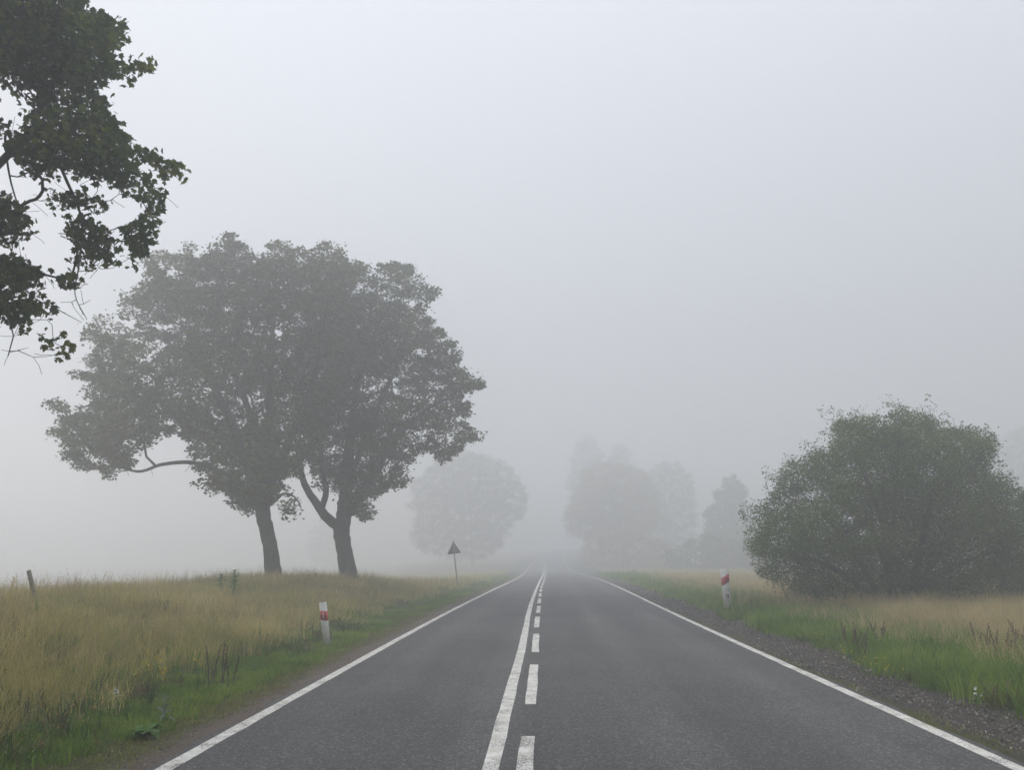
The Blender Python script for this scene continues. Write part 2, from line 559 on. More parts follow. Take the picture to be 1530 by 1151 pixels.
strip('edge_line', -HALF, 0.15, -60, 400, 'white painted line along the left edge of the road')
strip('edge_line', HALF, 0.15, -60, 400, 'white painted line along the right edge of the road')
strip('centre_line', solid_s, 0.145, -60, 400, 'long unbroken white line along the middle of the road')
for k in range(-6, 34):
    y1 = 8.05 + 5.12 * k          # far end of a dash
    strip('dash', dash_s, 0.135, y1 - 3.45, y1)

# ------------------------------------------------------------------ scatter with geometry nodes
def scatter(name, protos, pts, rot, scl, idx, mat_label, cat):
    protos = list(protos)
    coll = bpy.data.collections.new(name + '_pieces')
    for p in protos: coll.objects.link(p)
    me = bpy.data.meshes.new(name)
    n = len(pts)
    me.vertices.add(n); me.vertices.foreach_set('co', np.asarray(pts, np.float32).ravel())
    a = me.attributes.new('rot', 'FLOAT_VECTOR', 'POINT'); a.data.foreach_set('vector', np.asarray(rot, np.float32).ravel())
    a = me.attributes.new('scl', 'FLOAT_VECTOR', 'POINT'); a.data.foreach_set('vector', np.asarray(scl, np.float32).ravel())
    a = me.attributes.new('idx', 'INT', 'POINT'); a.data.foreach_set('value', np.asarray(idx, np.int32))
    me.update()
    o = link(name, me)
    tag(o, mat_label, cat, kind='stuff')
    ng = bpy.data.node_groups.new(name, 'GeometryNodeTree')
    ng.interface.new_socket('Geometry', in_out='INPUT', socket_type='NodeSocketGeometry')
    ng.interface.new_socket('Geometry', in_out='OUTPUT', socket_type='NodeSocketGeometry')
    gi = ng.nodes.new('NodeGroupInput'); go = ng.nodes.new('NodeGroupOutput')
    iop = ng.nodes.new('GeometryNodeInstanceOnPoints')
    ci = ng.nodes.new('GeometryNodeCollectionInfo')
    ci.inputs['Collection'].default_value = coll
    ci.inputs['Separate Children'].default_value = True
    ci.inputs['Reset Children'].default_value = True

    def named(nm, t):
        q = ng.nodes.new('GeometryNodeInputNamedAttribute'); q.data_type = t; q.inputs['Name'].default_value = nm
        return [x for x in q.outputs if x.enabled and x.name == 'Attribute'][0]
    ng.links.new(gi.outputs[0], iop.inputs['Points'])
    ng.links.new(ci.outputs[0], iop.inputs['Instance'])
    iop.inputs['Pick Instance'].default_value = True
    ng.links.new(named('idx', 'INT'), iop.inputs['Instance Index'])
    ng.links.new(named('rot', 'FLOAT_VECTOR'), iop.inputs['Rotation'])
    ng.links.new(named('scl', 'FLOAT_VECTOR'), iop.inputs['Scale'])
    ng.links.new(iop.outputs[0], go.inputs[0])
    md = o.modifiers.new('scatter', 'NODES'); md.node_group = ng
    return o


def tuft(name, mat, n, h, spread, width, lean=0.4, seed_head=0.0, hvar=0.35, droop=0.3):
    """a tuft of curved tapering blades"""
    mb_v, mb_l, mb_c = [], [], []
    nv = 0
    r = RNG
    for _ in range(n):
        az = r.uniform(0, 2 * math.pi); rad = spread * math.sqrt(r.uniform())
        p0 = np.array([math.cos(az) * rad, math.sin(az) * rad, -0.03])
        H = h * (1 - hvar * r.uniform()); d_az = az + r.normal() * 0.9
        L = lean * r.uniform(0.2, 1) * H
        dirv = np.array([math.cos(d_az), math.sin(d_az), 0]); side = np.array([-dirv[1], dirv[0], 0])
        w = width * r.uniform(0.6, 1.3)
        pts = []
        for t, ww in ((0, 1.0), (0.4, 0.85), (0.75, 0.5)):
            c = p0 + dirv * L * t ** 1.8 + np.array([0, 0, H * (t - droop * lean * t ** 3)])
            pts += [c - side * w * ww / 2, c + side * w * ww / 2]
        tip = p0 + dirv * L * 1.05 + np.array([0, 0, H * (1 - droop * lean)])
        pts.append(tip)
        mb_v += pts
        for fc in ((0, 1, 3, 2), (2, 3, 5, 4), (4, 5, 6)):
            mb_l += [k + nv for k in fc]; mb_c.append(len(fc))
        nv += 7
        if seed_head and r.uniform() < seed_head:      # a loose panicle of small husks round the tip
            hl = r.uniform(0.10, 0.18) * (h / 0.6)
            for q in range(5):
                b = tip - np.array([0, 0, hl * (q / 5.0)]) - dirv * (hl * 0.12 * q)
                a2 = r.uniform(0, 2 * math.pi); o2 = np.array([math.cos(a2), math.sin(a2), 0.8]) * r.uniform(0.012, 0.03)
                u2 = np.array([-math.sin(a2), math.cos(a2), 0.0]) * 0.004
                mb_v += [b, b + o2 * 0.5 + u2, b + o2, b + o2 * 0.5 - u2]
                mb_l += [nv, nv + 1, nv + 2, nv + 3]; mb_c.append(4); nv += 4
    me = raw_mesh(name, np.array(mb_v), mb_l, mb_c, [mat], False)
    return bpy.data.objects.new(name, me)


def stone_proto(name, mat):
    ico_v = []
    phi = (1 + 5 ** .5) / 2
    for a, b in ((1, phi), (-1, phi), (1, -phi), (-1, -phi)):
        ico_v += [(0, a, b), (a, b, 0), (b, 0, a)]
    vv = np.array(ico_v, float); vv /= np.linalg.norm(vv[0])
    vv = vv * (1 + RNG.uniform(-.3, .25, (12, 1))) * np.array([1, .8, .6])
    import bmesh
    bm = bmesh.new()
    for p in vv: bm.verts.new(p)
    bmesh.ops.convex_hull(bm, input=bm.verts)
    me = bpy.data.meshes.new(name); bm.to_mesh(me); bm.free(); me.materials.append(mat)
    return bpy.data.objects.new(name, me)


def sample_zone(side, t0, t1, y0, y1, dens, fall=14.0, pow_=1.6, edge_fade=0.3, tmax_fall=None):
    """random points in a band beside the road; density per m2 thins with distance"""
    area = (t1 - t0) * (y1 - y0)
    n = int(area * dens)
    t = RNG.uniform(t0, t1, n); y = RNG.uniform(y0, y1, n)
    s = side * (HALF + t)
    x = s + road_cx(y)
    d = np.hypot(x, y)
    keep = np.minimum(1, (fall / np.maximum(d, 1)) ** pow_)
    rag = 0.28 * vnoise(x * 0.9, y * 0.9, 21) + 0.15 * vnoise(x * 3, y * 3, 22)
    tt = t + rag
    keep = keep * smooth(t0 - 0.02, t0 + edge_fade, tt) * (1 - smooth(t1 - edge_fade, t1 + 0.02, tt))
    # keep only what stands within the widened field of view or near it
    ang = np.degrees(np.arctan2(x, y)) + 2.28
    keep = np.where((np.abs(ang) < 48) | (d < 4), keep, keep * 0.12)
    m = RNG.uniform(0, 1, n) < keep
    x, y, s, t, d = x[m], y[m], s[m], t[m], d[m]
    return x, y, height(s, y), t, d


def place(name, protos, zones, scale=(0.8, 1.25), tilt=0.12, label='', cat='grass', grow=40.0, weights=None, patch=None, zoff=0.0):
    P, R, Sx, I = [], [], [], []
    for z in zones:
        x, y, zz, t, d = sample_zone(*z[:-1], **z[-1]) if isinstance(z[-1], dict) else sample_zone(*z)
        if patch:
            m = vnoise(x * patch[0], y * patch[0] * 0.7, patch[1]) + RNG.uniform(-.5, .5, len(x)) > patch[2]
            x, y, zz, t, d = x[m], y[m], zz[m], t[m], d[m]
        n = len(x)
        k = RNG.uniform(*scale, n) * (1 + 0.25 * vnoise(x * .5, y * .5, 31))
        wide = k * (1 + np.maximum(0, d - 14) / grow)
        P.append(np.stack([x, y, zz + zoff], -1)); Sx.append(np.stack([wide, wide, k], -1))
        R.append(np.stack([RNG.normal(0, tilt, n), RNG.normal(0, tilt, n), RNG.uniform(0, 6.283, n)], -1))
        I.append(RNG.integers(0, len(protos), n) if weights is None else RNG.choice(len(protos), n, p=weights))
    P = np.concatenate(P)
    print(name, len(P))
    return scatter(name, protos, P, np.concatenate(R), np.concatenate(Sx), np.concatenate(I), label, cat)


M_G_GREEN = leafy('verge_grass_green', [(0.06, 0.12, 0.008), (0.115, 0.21, 0.02), (0.21, 0.31, 0.035), (0.36, 0.39, 0.10)], 0.6, 0.45, 0.55, True)
M_G_OLIVE = leafy('low_grass_olive', [(0.11, 0.15, 0.025), (0.17, 0.20, 0.035), (0.26, 0.24, 0.07), (0.35, 0.28, 0.13)], 0.8, 0.3, 0.6, True)
M_G_TAN = leafy('meadow_grass_dry', [(0.16, 0.18, 0.03), (0.38, 0.35, 0.10), (0.58, 0.49, 0.18), (0.78, 0.64, 0.34)], 0.35, 0.48, 0.6, True)
M_G_GOLD = leafy('field_grass_straw', [(0.30, 0.28, 0.11), (0.46, 0.38, 0.17), (0.58, 0.47, 0.24), (0.68, 0.56, 0.33)], 0.4, 0.48, 0.6, True)
M_G_BROWN = leafy('dead_thatch', [(0.10, 0.075, 0.045), (0.17, 0.125, 0.085), (0.25, 0.19, 0.13)], 0.8, 0.2, 0.8, True)
M_G_STALK = leafy('seed_stalks', [(0.20, 0.14, 0.06), (0.36, 0.26, 0.13), (0.50, 0.40, 0.22)], 0.8, 0.3, 0.6, True)
M_G_WEEDY = leafy('meadow_weeds', [(0.06, 0.10, 0.02), (0.10, 0.15, 0.03), (0.16, 0.15, 0.06), (0.17, 0.11, 0.07)], 0.8, 0.3, 0.6, True)
M_STONE = leafy('gravel_stones', [(0.035, 0.032, 0.028), (0.075, 0.068, 0.06), (0.14, 0.125, 0.11), (0.50, 0.46, 0.40)], 18.0, 0.0, 0.85, True)

green_short = [tuft('tuft', M_G_GREEN, 26, 0.15, 0.12, 0.009, 0.6, 0, 0.5) for _ in range(4)]
green_tall = [tuft('tuft', M_G_GREEN, 26, 0.36, 0.15, 0.011, 0.55, 0, 0.5) for _ in range(4)]
olive_low = [tuft('tuft', M_G_OLIVE, 24, 0.08, 0.12, 0.008, 0.8, 0, 0.5) for _ in range(4)]
tan_tall = [tuft('tuft', M_G_TAN, 26, 0.55, 0.20, 0.008, 0.45, 0.35, 0.55) for _ in range(5)]
tan_green = [tuft('tuft', M_G_OLIVE, 24, 0.38, 0.18, 0.010, 0.6, 0.0, 0.5) for _ in range(3)]
gold_tall = [tuft('tuft', M_G_GOLD, 28, 0.60, 0.18, 0.007, 0.35, 0.5, 0.5) for _ in range(4)]
thatch = [tuft('tuft', M_G_BROWN, 14, 0.045, 0.11, 0.007, 1.6, 0, 0.5) for _ in range(4)]
stones = [stone_proto('stone', M_STONE) for _ in range(5)]

place('dry_thatch', thatch, [(-1, 0.12, 1.1, 1.5, 60, 55, dict(fall=12)), (1, 0.12, 0.6, 1.5, 60, 20, dict(fall=10))],
      label='low brown dead grass on the bare soil beside the left edge line', tilt=0.2)
place('olive_verge_grass', olive_low, [(-1, 0.38, 2.2, 1.5, 80, 85, dict(fall=12)), (1, 0.14, 0.52, 1.5, 50, 45, dict(fall=10, edge_fade=0.12))],
      label='short olive green grass creeping over the road shoulders')
place('green_verge_grass', green_short, [(-1, 0.85, 3.0, 1.5, 90, 65, dict(fall=14))],
      label='fresh green strip of grass at the foot of the left bank')
place('tall_green_grass', green_tall, [(1, 1.15, 5.2, 2, 90, 55, dict(fall=14, edge_fade=0.5))], scale=(0.5, 1.4), tilt=0.28,
      label='lush knee high green grass along the gravel on the right')
place('green_meadow_grass', green_tall, [(-1, 2.2, 13, 3, 60, 9, dict(fall=14)), (1, 4.6, 40, 5, 100, 7, dict(fall=16))],
      label='green blades mixed into the dry meadow on both sides', scale=(0.8, 1.4), patch=(0.35, 55, 0.15))
place('dry_meadow_grass', tan_tall + tan_green, [(-1, 1.9, 15, 2.5, 75, 44, dict(fall=13, edge_fade=1.4, pow_=1.4))],
      label='tall olive and tan meadow grass covering the left bank', weights=[.15] * 5 + [.0833] * 2 + [.0834], scale=(0.5, 1.2), tilt=0.2)
stalks = [tuft('tuft', M_G_STALK, 5, 0.85, 0.14, 0.005, 0.35, 1.0, 0.35) for _ in range(4)]
place('flowering_stalks', stalks, [(-1, 2.6, 13, 3, 60, 11, dict(fall=18, pow_=1.0)), (1, 2.6, 16, 5, 60, 5, dict(fall=18, pow_=1.0))],
      label='sparse taller seed stalks rising above the meadow grass', scale=(0.6, 1.1), tilt=0.16)
weedy = [tuft('tuft', M_G_WEEDY, 30, 0.42, 0.12, 0.02, 0.9, 0.25, 0.6) for _ in range(4)]
place('mixed_meadow_weeds', weedy, [(-1, 1.4, 12, 3, 60, 10, dict(fall=14)), (1, 1.2, 14, 4, 60, 7, dict(fall=14))],
      label='darker leafy weeds scattered through the meadow grass', scale=(0.4, 1.1), patch=(0.5, 66, 0.05))
place('straw_field_grass', gold_tall, [(1, 4.2, 24, 5, 70, 24, dict(fall=16, edge_fade=1.5, pow_=1.4)), (1, 2.4, 5.2, 4, 60, 5, dict(fall=16))],
      label='pale golden field grass in front of and around the bush', scale=(0.6, 1.35), tilt=0.18)
place('far_field_grass', tan_tall + green_tall, [(1, 6, 60, 30, 130, 4.5, dict(fall=40)), (-1, 3, 30, 45, 130, 4, dict(fall=40))],
      label='misty yellow green grass of the fields farther back', scale=(0.6, 1.0), grow=25)


def scatter_stones():
    P, R, Sx, I = [], [], [], []
    for zone, size in (((1, 0.22, 1.55, 1.5, 40, 1100, 9, 1.7, 0.35), 0.010), ((1, 0.3, 1.5, 1.5, 60, 60, 12, 1.3, 0.3), 0.021), ((-1, 0.08, 1.1, 1.5, 25, 200, 8, 1.5, 0.3), 0.008)):
        x, y, z, t, d = sample_zone(*zone)
        n = len(x)
        k = size * np.exp(RNG.normal(0, 0.35, n)) * (1 + np.maximum(0, d - 10) / 30)
        P.append(np.stack([x, y, z + k * 0.2], -1)); Sx.append(np.stack([k, k, k], -1))
        R.append(RNG.uniform(0, 6.28, (n, 3))); I.append(RNG.integers(0, 5, n))
    print('stones', sum(map(len, P)))
    scatter('gravel', stones, np.concatenate(P), np.concatenate(R), np.concatenate(Sx), np.concatenate(I),
            'dark loose gravel strip beside the right edge line', 'gravel')


scatter_stones()

# ------------------------------------------------------------------ trees
MAPLE = np.array([(0, -0.5), (0.16, -0.42), (0.42, -0.34), (0.30, -0.12), (0.52, 0.10), (0.25, 0.12), (0.17, 0.26), (0, 0.56), (-0.17, 0.26), (-0.25, 0.12), (-0.52, 0.10), (-0.30, -0.12), (-0.42, -0.34), (-0.16, -0.42)])
KITE = np.array([(0, -0.5), (0.46, -0.05), (0.2, 0.25), (0, 0.5), (-0.2, 0.25), (-0.46, -0.05)])
OVAL = np.array([(0, -0.5), (0.27, -0.05), (0, 0.5), (-0.27, -0.05)])


def leaf_mesh(name, C, size, shape, mat, up_bias=0.5, fold=0.12):
    """one polygon per leaf at each centre"""
    n = len(C)
    nrm = RNG.normal(0, 1, (n, 3)); nrm[:, 2] = np.abs(nrm[:, 2]) + up_bias * 1.6
    nrm /= np.linalg.norm(nrm, axis=1)[:, None]
    r = RNG.normal(0, 1, (n, 3)); r[:, 2] -= 0.8
    a = r - nrm * np.sum(r * nrm, 1)[:, None]; a /= np.linalg.norm(a, axis=1)[:, None]
    b = np.cross(nrm, a)
    sz = size * RNG.uniform(0.6, 1.3, n)
    k = len(shape)
    droop = -(np.abs(shape[:, 0]) * fold + np.maximum(0, shape[:, 1]) ** 2 * fold * 2)
    V = (C[:, None, :] + (b[:, None, :] * shape[None, :, 0, None] + a[:, None, :] * shape[None, :, 1, None] + nrm[:, None, :] * droop[None, :, None]) * sz[:, None, None])
    return raw_mesh(name, V.reshape(-1, 3), np.arange(n * k), np.full(n, k), [mat], False), (C, a, b, nrm, sz)


def in_poly(P, poly):
    x, y = P[:, 0], P[:, 1]
    poly = np.asarray(poly, float)
    ins = np.zeros(len(P), bool)
    j = len(poly) - 1
    for i in range(len(poly)):
        xi, yi = poly[i]; xj, yj = poly[j]
        c = ((yi > y) != (yj > y)) & (x < (xj - xi) * (y - yi) / (yj - yi + 1e-12) + xi)
        ins ^= c
        j = i
    return ins


def edge_dist(P, poly):
    poly = np.asarray(poly, float)
    best = np.full(len(P), 1e9)
    for i in range(len(poly)):
        a = poly[i - 1]; b = poly[i]
        ab = b - a
        t = np.clip(((P - a) @ ab) / (ab @ ab + 1e-9), 0, 1)
        best = np.minimum(best, np.linalg.norm(P - (a + t[:, None] * ab), axis=1))
    return best


def poly_clusters(poly_px, depth, max_half, spacing, n_try=9000, inset=0.0, gap_cut=-2.0, rim=0.0):
    """cluster centres filling the solid whose front outline is the polygon (metres, at the tree's own distance)"""
    poly = np.array([[at(u, v, depth)[0], at(u, v, depth)[2]] for u, v in poly_px])
    lo, hi = poly.min(0), poly.max(0)
    P = RNG.uniform(lo, hi, (n_try, 2))
    P = P[in_poly(P, poly)]
    ed = edge_dist(P, poly)
    ok = ed > inset + 0.8 * max_half / 5.0 * np.maximum(0, vnoise(P[:, 0] * 1.1, P[:, 1] * 1.1, 77))
    P, ed = P[ok], ed[ok]
    h = max_half * np.sqrt(np.clip(1 - (1 - np.clip(ed / (0.75 * max_half), 0, 1)) ** 2, 0.01, 1))
    u = RNG.uniform(-1, 1, len(P))
    u = np.sign(u) * np.abs(u) ** 0.6       # favour the shell
    k_ = 1 + u * h / depth      # spread in depth along the line of sight so the crown keeps its outline
    Q = np.stack([P[:, 0] * k_, depth * k_, CAM_H + (P[:, 1] - CAM_H) * k_], -1)
    gap = vnoise(Q[:, 0] * 0.75 + Q[:, 1] * 0.9, Q[:, 2] * 0.85 - Q[:, 1] * 0.4, 91) + 0.5 * vnoise(Q[:, 0] * 1.9 + Q[:, 1], Q[:, 2] * 1.9, 92)
    Q = Q[gap > gap_cut]
    if rim:
        E = []
        for i in range(len(poly)):
            a = poly[i - 1]; b = poly[i]; L = np.linalg.norm(b - a)
            for t_ in np.arange(0, L, spacing * 0.55):
                p_ = a + (b - a) * t_ / L
                E.append(p_ + RNG.normal(0, rim * 0.3, 2))
        E = np.array(E)
        # push inwards by the rim width
        for _ in range(4):
            out_ = ~in_poly(E, poly) | (edge_dist(E, poly) < rim)
            E[out_] += (poly.mean(0) - E[out_]) * 0.0 + RNG.normal(0, rim * 0.6, (out_.sum(), 2))
        E = E[in_poly(E, poly) & (edge_dist(E, poly) > rim * 0.45) & (edge_dist(E, poly) < rim * 2.5)]
        ke = 1 + RNG.uniform(-0.35, 0.35, len(E)) * max_half / depth
        Q = np.concatenate([np.stack([E[:, 0] * ke, depth * ke, CAM_H + (E[:, 1] - CAM_H) * ke], -1), Q])
    arr = np.empty((len(Q), 3)); m = 0
    for q in Q:
        if m and np.min(np.sum((arr[:m] - q) ** 2, 1)) < spacing ** 2: continue
        arr[m] = q; m += 1
    return arr[:m].copy()


class Skeleton:
    def __init__(s): s.p, s.par, s.r, s.hand = [], [], [], []

    def add(s, p, par, r=0.0, hand=-1):
        s.p.append(np.array(p, float)); s.par.append(par); s.r.append(r); s.hand.append(hand); return len(s.p) - 1

    def limb(s, pts, rads, start=None, hid=0, sub=5):
        """hand-placed limb, smoothed; returns last node"""
        pts = [np.array(p, float) for p in pts]
        if start is not None: pts = [s.p[start]] + pts; rads = [min(rads[0] * 1.1, s.r[start])] + list(rads)
        A = np.array(pts); T = np.arange(len(A)); n = (len(A) - 1) * sub + 1
        tt = np.linspace(0, len(A) - 1, n)
        C = np.stack([_catmull(T, A[:, k], tt) for k in range(3)], -1)
        Rr = np.interp(tt, T, rads)
        C[1:-1] += RNG.normal(0, 1, C[1:-1].shape) * Rr[1:-1, None] * 0.05
        cur = start; ids = []
        for k in range(n):
            if k == 0 and start is not None: continue
            cur = s.add(C[k], cur if cur is not None else -1, Rr[k], hid); ids.append(cur)
        return ids

    def grow(s, clusters, root, tip_r=0.009, step=0.55, wig=0.06, min_start=0):
        order = np.argsort(np.linalg.norm(clusters - s.p[root], axis=1))
        for ci in order:
            c = clusters[ci]
            A = np.array(s.p[min_start:])
            d = c - A
            L = np.linalg.norm(d, axis=1)
            cost = L + 0.5 * np.maximum(0, A[:, 2] - c[2]) * 0.6 + 0.12 * np.linalg.norm(A - s.p[root], axis=1)
            j = int(np.argmin(cost)) + min_start
            L = np.linalg.norm(c - s.p[j])
            if L < 0.05: continue
            pj = s.par[j]
            dirp = (s.p[j] - s.p[pj]) if pj >= 0 else np.array([0, 0, 1.0])
            dirp = dirp / (np.linalg.norm(dirp) + 1e-9)
            mid = s.p[j] + dirp * L * 0.35 + np.array([0, 0, 0.10 * L]) + (c - s.p[j]) * 0.15
            k = max(2, int(L / step))
            cur = j
            for q in range(1, k + 1):
                t = q / k
                pt = (1 - t) ** 2 * s.p[j] + 2 * t * (1 - t) * mid + t * t * c
                if q < k: pt = pt + RNG.normal(0, wig, 3) * min(1, L)
                cur = s.add(pt, cur)
            s.r[cur] = tip_r

    def finish(s, tip_r=0.009, e=2.4):
        n = len(s.p)
        acc = np.zeros(n)
        for i in range(n - 1, -1, -1):
            if s.hand[i] < 0:
                s.r[i] = max(tip_r, acc[i] ** (1 / e) if acc[i] > 0 else tip_r)
            if s.par[i] >= 0 and s.hand[i] < 0: acc[s.par[i]] += s.r[i] ** e

    def build(s, root_obj, mat, loc, trunk_sides=14, min_r=0.0):
        """one mesh per hand limb, the rest joined as the finer branches"""
        n = len(s.p)
        kids = [[] for _ in range(n)]
        for i in range(n):
            if s.par[i] >= 0: kids[s.par[i]].append(i)
        chains = []
        stack = [(i, None) for i in range(n) if s.par[i] < 0]
        while stack:
            i, frm = stack.pop()
            ch = [] if frm is None else [frm]
            h = s.hand[i]
            cur = i
            while True:
                ch.append(cur)
                ks = kids[cur]
                if not ks: break
                same = [k for k in ks if s.hand[k] == h]
                nxt = max(same, key=lambda k: s.r[k]) if same else None
                for k in ks:
                    if k != nxt: stack.append((k, cur))
                if nxt is None: break
                cur = nxt
            chains.append((h, ch, frm))
        groups = {}
        for h, ch, frm in chains:
            if len(ch) < 2: continue
            pts = np.array([s.p[k] for k in ch]) - loc
            rr = np.array([s.r[k] for k in ch])
            if frm is not None: rr[0] = min(rr[0], rr[1] * 1.15)
            if rr.max() < min_r: continue
            mb = groups.setdefault(h, MB())
            big = rr.max()
            sides = trunk_sides if big > 0.12 else (7 if big > 0.04 else (5 if big > 0.015 else 3))
            mb.tube(pts, rr, sides, cap=False, jitter=0.03 if big > 0.12 else 0)
        out = []
        for h in sorted(groups, key=lambda q: (q < 0, q)):
            nm = 'trunk' if h == 0 else ('limb' if h > 0 else 'branches')
            o = groups[h].build(nm, mat, root_obj, True)
            if h < 0: o['kind'] = 'stuff'
            out.append(o)
        return out


def cluster_leaves(clusters, per, rad, flat=0.65, hang=0.0):
    n = len(clusters)
    cnt = np.maximum(1, (per * RNG.uniform(0.6, 1.4, n)).astype(int))
    C = np.repeat(clusters, cnt, 0)
    rr = np.repeat(rad * RNG.uniform(0.7, 1.3, n), cnt)
    d = RNG.normal(0, 1, (len(C), 3)); d /= np.linalg.norm(d, axis=1)[:, None]
    r = rr * RNG.uniform(0.15, 1, len(C)) ** 0.5 * np.where(RNG.uniform(0, 1, len(C)) < 0.13, RNG.uniform(1.1, 1.75, len(C)), 1.0)
    P = C + d * r[:, None] * np.array([1, 1, flat])
    P[:, 2] -= hang * RNG.uniform(0, 1, len(C)) * rr
    return P


def make_tree(name, label, cat, base, limbs, clusters, leaf, per, rad, leaf_size, shape, leaf_mat, bark, group=None,
              grow_root=None, tip_r=0.009, flat=0.65, min_r=0.0, trunk_sides=14, step=0.55, up_bias=0.4, bare=None, extra_twigs=0):
    """limbs: list of (start_limb, start_fraction, points, radii)"""
    t = empty(name, tuple(base), label, cat, group)
    sk = Skeleton(); ids = []
    for k, (si, fr, pts, rads) in enumerate(limbs):
        st = None if si is None else ids[si][int(fr * (len(ids[si]) - 1))]
        ids.append(sk.limb(pts, rads, st, k))
    root = ids[0][-1]
    min_start = ids[0][int(len(ids[0]) * 0.6)]
    allc = clusters if bare is None else np.concatenate([clusters, bare])
    sk.grow(allc, root, tip_r, step, min_start=min_start)
    if extra_twigs:
        m = len(sk.p)
        cand = RNG.integers(min_start + 10, m, extra_twigs)
        for j in cand:
            d = RNG.normal(0, 1, 3); d[2] -= 0.3; d /= np.linalg.norm(d)
            cur = int(j); L = RNG.uniform(0.2, 0.6)
            for q in range(3):
                d = d + RNG.normal(0, 0.25, 3)
                cur = sk.add(sk.p[cur] + d / np.linalg.norm(d) * L / 3, cur)
    sk.finish(tip_r)
    loc = np.array(base, float)
    sk.build(t, bark, loc, trunk_sides, min_r)
    P = cluster_leaves(clusters, per, rad, flat)
    me, data = leaf_mesh('crown', P - loc, leaf_size, shape, leaf_mat, up_bias)
    o = link('crown', me, t); o['kind'] = 'stuff'
    print(name, 'clusters', len(clusters), 'leaves', len(P), 'nodes', len(sk.p))
    return t, P, data


def gz(x, y): return float(ground(x, y))


# ---- the pair of maples on the left bank
D1, D2 = 35.5, 39.0
poly1 = [(352, 765), (330, 752), (300, 738), (283, 705), (278, 672), (262, 658), (245, 652), (225, 668), (216, 690), (197, 700), (168, 722), (150, 712), (120, 704), (95, 688), (66, 664),
         (72, 640), (88, 626), (66, 605), (80, 590), (110, 602), (128, 580), (96, 567), (112, 552), (132, 546), (120, 520), (125, 490), (150, 477), (177, 475), (182, 455), (214, 430), (214, 402),
         (224, 380), (250, 388), (278, 374), (300, 378), (322, 372), (345, 356), (362, 368), (380, 380), (400, 368), (432, 362), (456, 378), (480, 366), (500, 368), (525, 392), (540, 430),
         (535, 520), (520, 600), (485, 670), (452, 720), (452, 770), (430, 782), (415, 760), (395, 755), (380, 775)]
poly2 = [(470, 735), (455, 700), (440, 640), (440, 540), (455, 450), (480, 400), (520, 395), (560, 402), (592, 396), (618, 402), (640, 428), (660, 442), (650, 462), (640, 478), (668, 492), (690, 520),
         (690, 548), (715, 560), (733, 578), (718, 588), (695, 592), (712, 612), (706, 632), (728, 655), (715, 662), (690, 672), (682, 690), (655, 690), (640, 682), (622, 695), (616, 720), (600, 738),
         (570, 742), (557, 760), (556, 782), (535, 785), (520, 765), (500, 740)]
poly1 = [(u, v - 10 * (v < 480)) for u, v in poly1]; poly2 = [(u, v - 9 * (v < 480)) for u, v in poly2]
cl1 = poly_clusters(poly1, D1, 4.0, 0.56, 16000, 0.26, -0.10, 0.32)
cl2 = poly_clusters(poly2, D2, 4.0, 0.58, 14000, 0.26, -0.20, 0.34)
b1 = at(411, 868, D1); b1[2] = gz(b1[0], D1) - 0.1
b2 = at(521, 870, D2); b2[2] = gz(b2[0], D2) - 0.1


def A(u, v, d, dd=0.0): return at(u, v, d + dd)


limbs1 = [
    (None, 0, [b1, A(409, 860, D1), A(404, 820, D1), A(397, 785, D1), A(390, 750, D1)], [0.50, 0.38, 0.32, 0.32, 0.33]),
    (0, 1.0, [A(378, 720, D1, -.3), A(350, 640, D1, -.6), A(310, 560, D1, -.8), A(270, 480, D1, -.5)], [0.26, 0.2, 0.14, 0.07]),
    (0, 1.0, [A(396, 715, D1, .3), A(402, 640, D1, .5), A(405, 540, D1, .3), A(410, 430, D1, .1)], [0.27, 0.22, 0.15, 0.06]),
    (0, 0.9, [A(410, 710, D1, -.2), A(440, 640, D1, -.8), A(470, 560, D1, -1.3), A(490, 450, D1, -1.5)], [0.22, 0.17, 0.12, 0.05]),
    (1, 0.12, [A(345, 712, D1, -.6), A(310, 698, D1, -.9), A(280, 691, D1, -1.1), A(240, 695, D1, -1.3), A(205, 705, D1, -1.4), A(160, 690, D1, -1.5)], [0.12, 0.105, 0.09, 0.075, 0.06, 0.03]),
    (1, 0.4, [A(320, 640, D1, -1.2), A(260, 610, D1, -1.6), A(190, 590, D1, -1.6), A(120, 610, D1, -1.4)], [0.13, 0.10, 0.07, 0.03]),
    (0, 0.92, [A(412, 748, D1, -.4), A(425, 738, D1, -.6), A(442, 745, D1, -.8), A(450, 760, D1, -.8)], [0.07, 0.055, 0.04, 0.02]),
    (2, 0.2, [A(385, 650, D1, 1.2), A(350, 560, D1, 2.2), A(320, 470, D1, 2.6)], [0.18, 0.13, 0.05]),
]
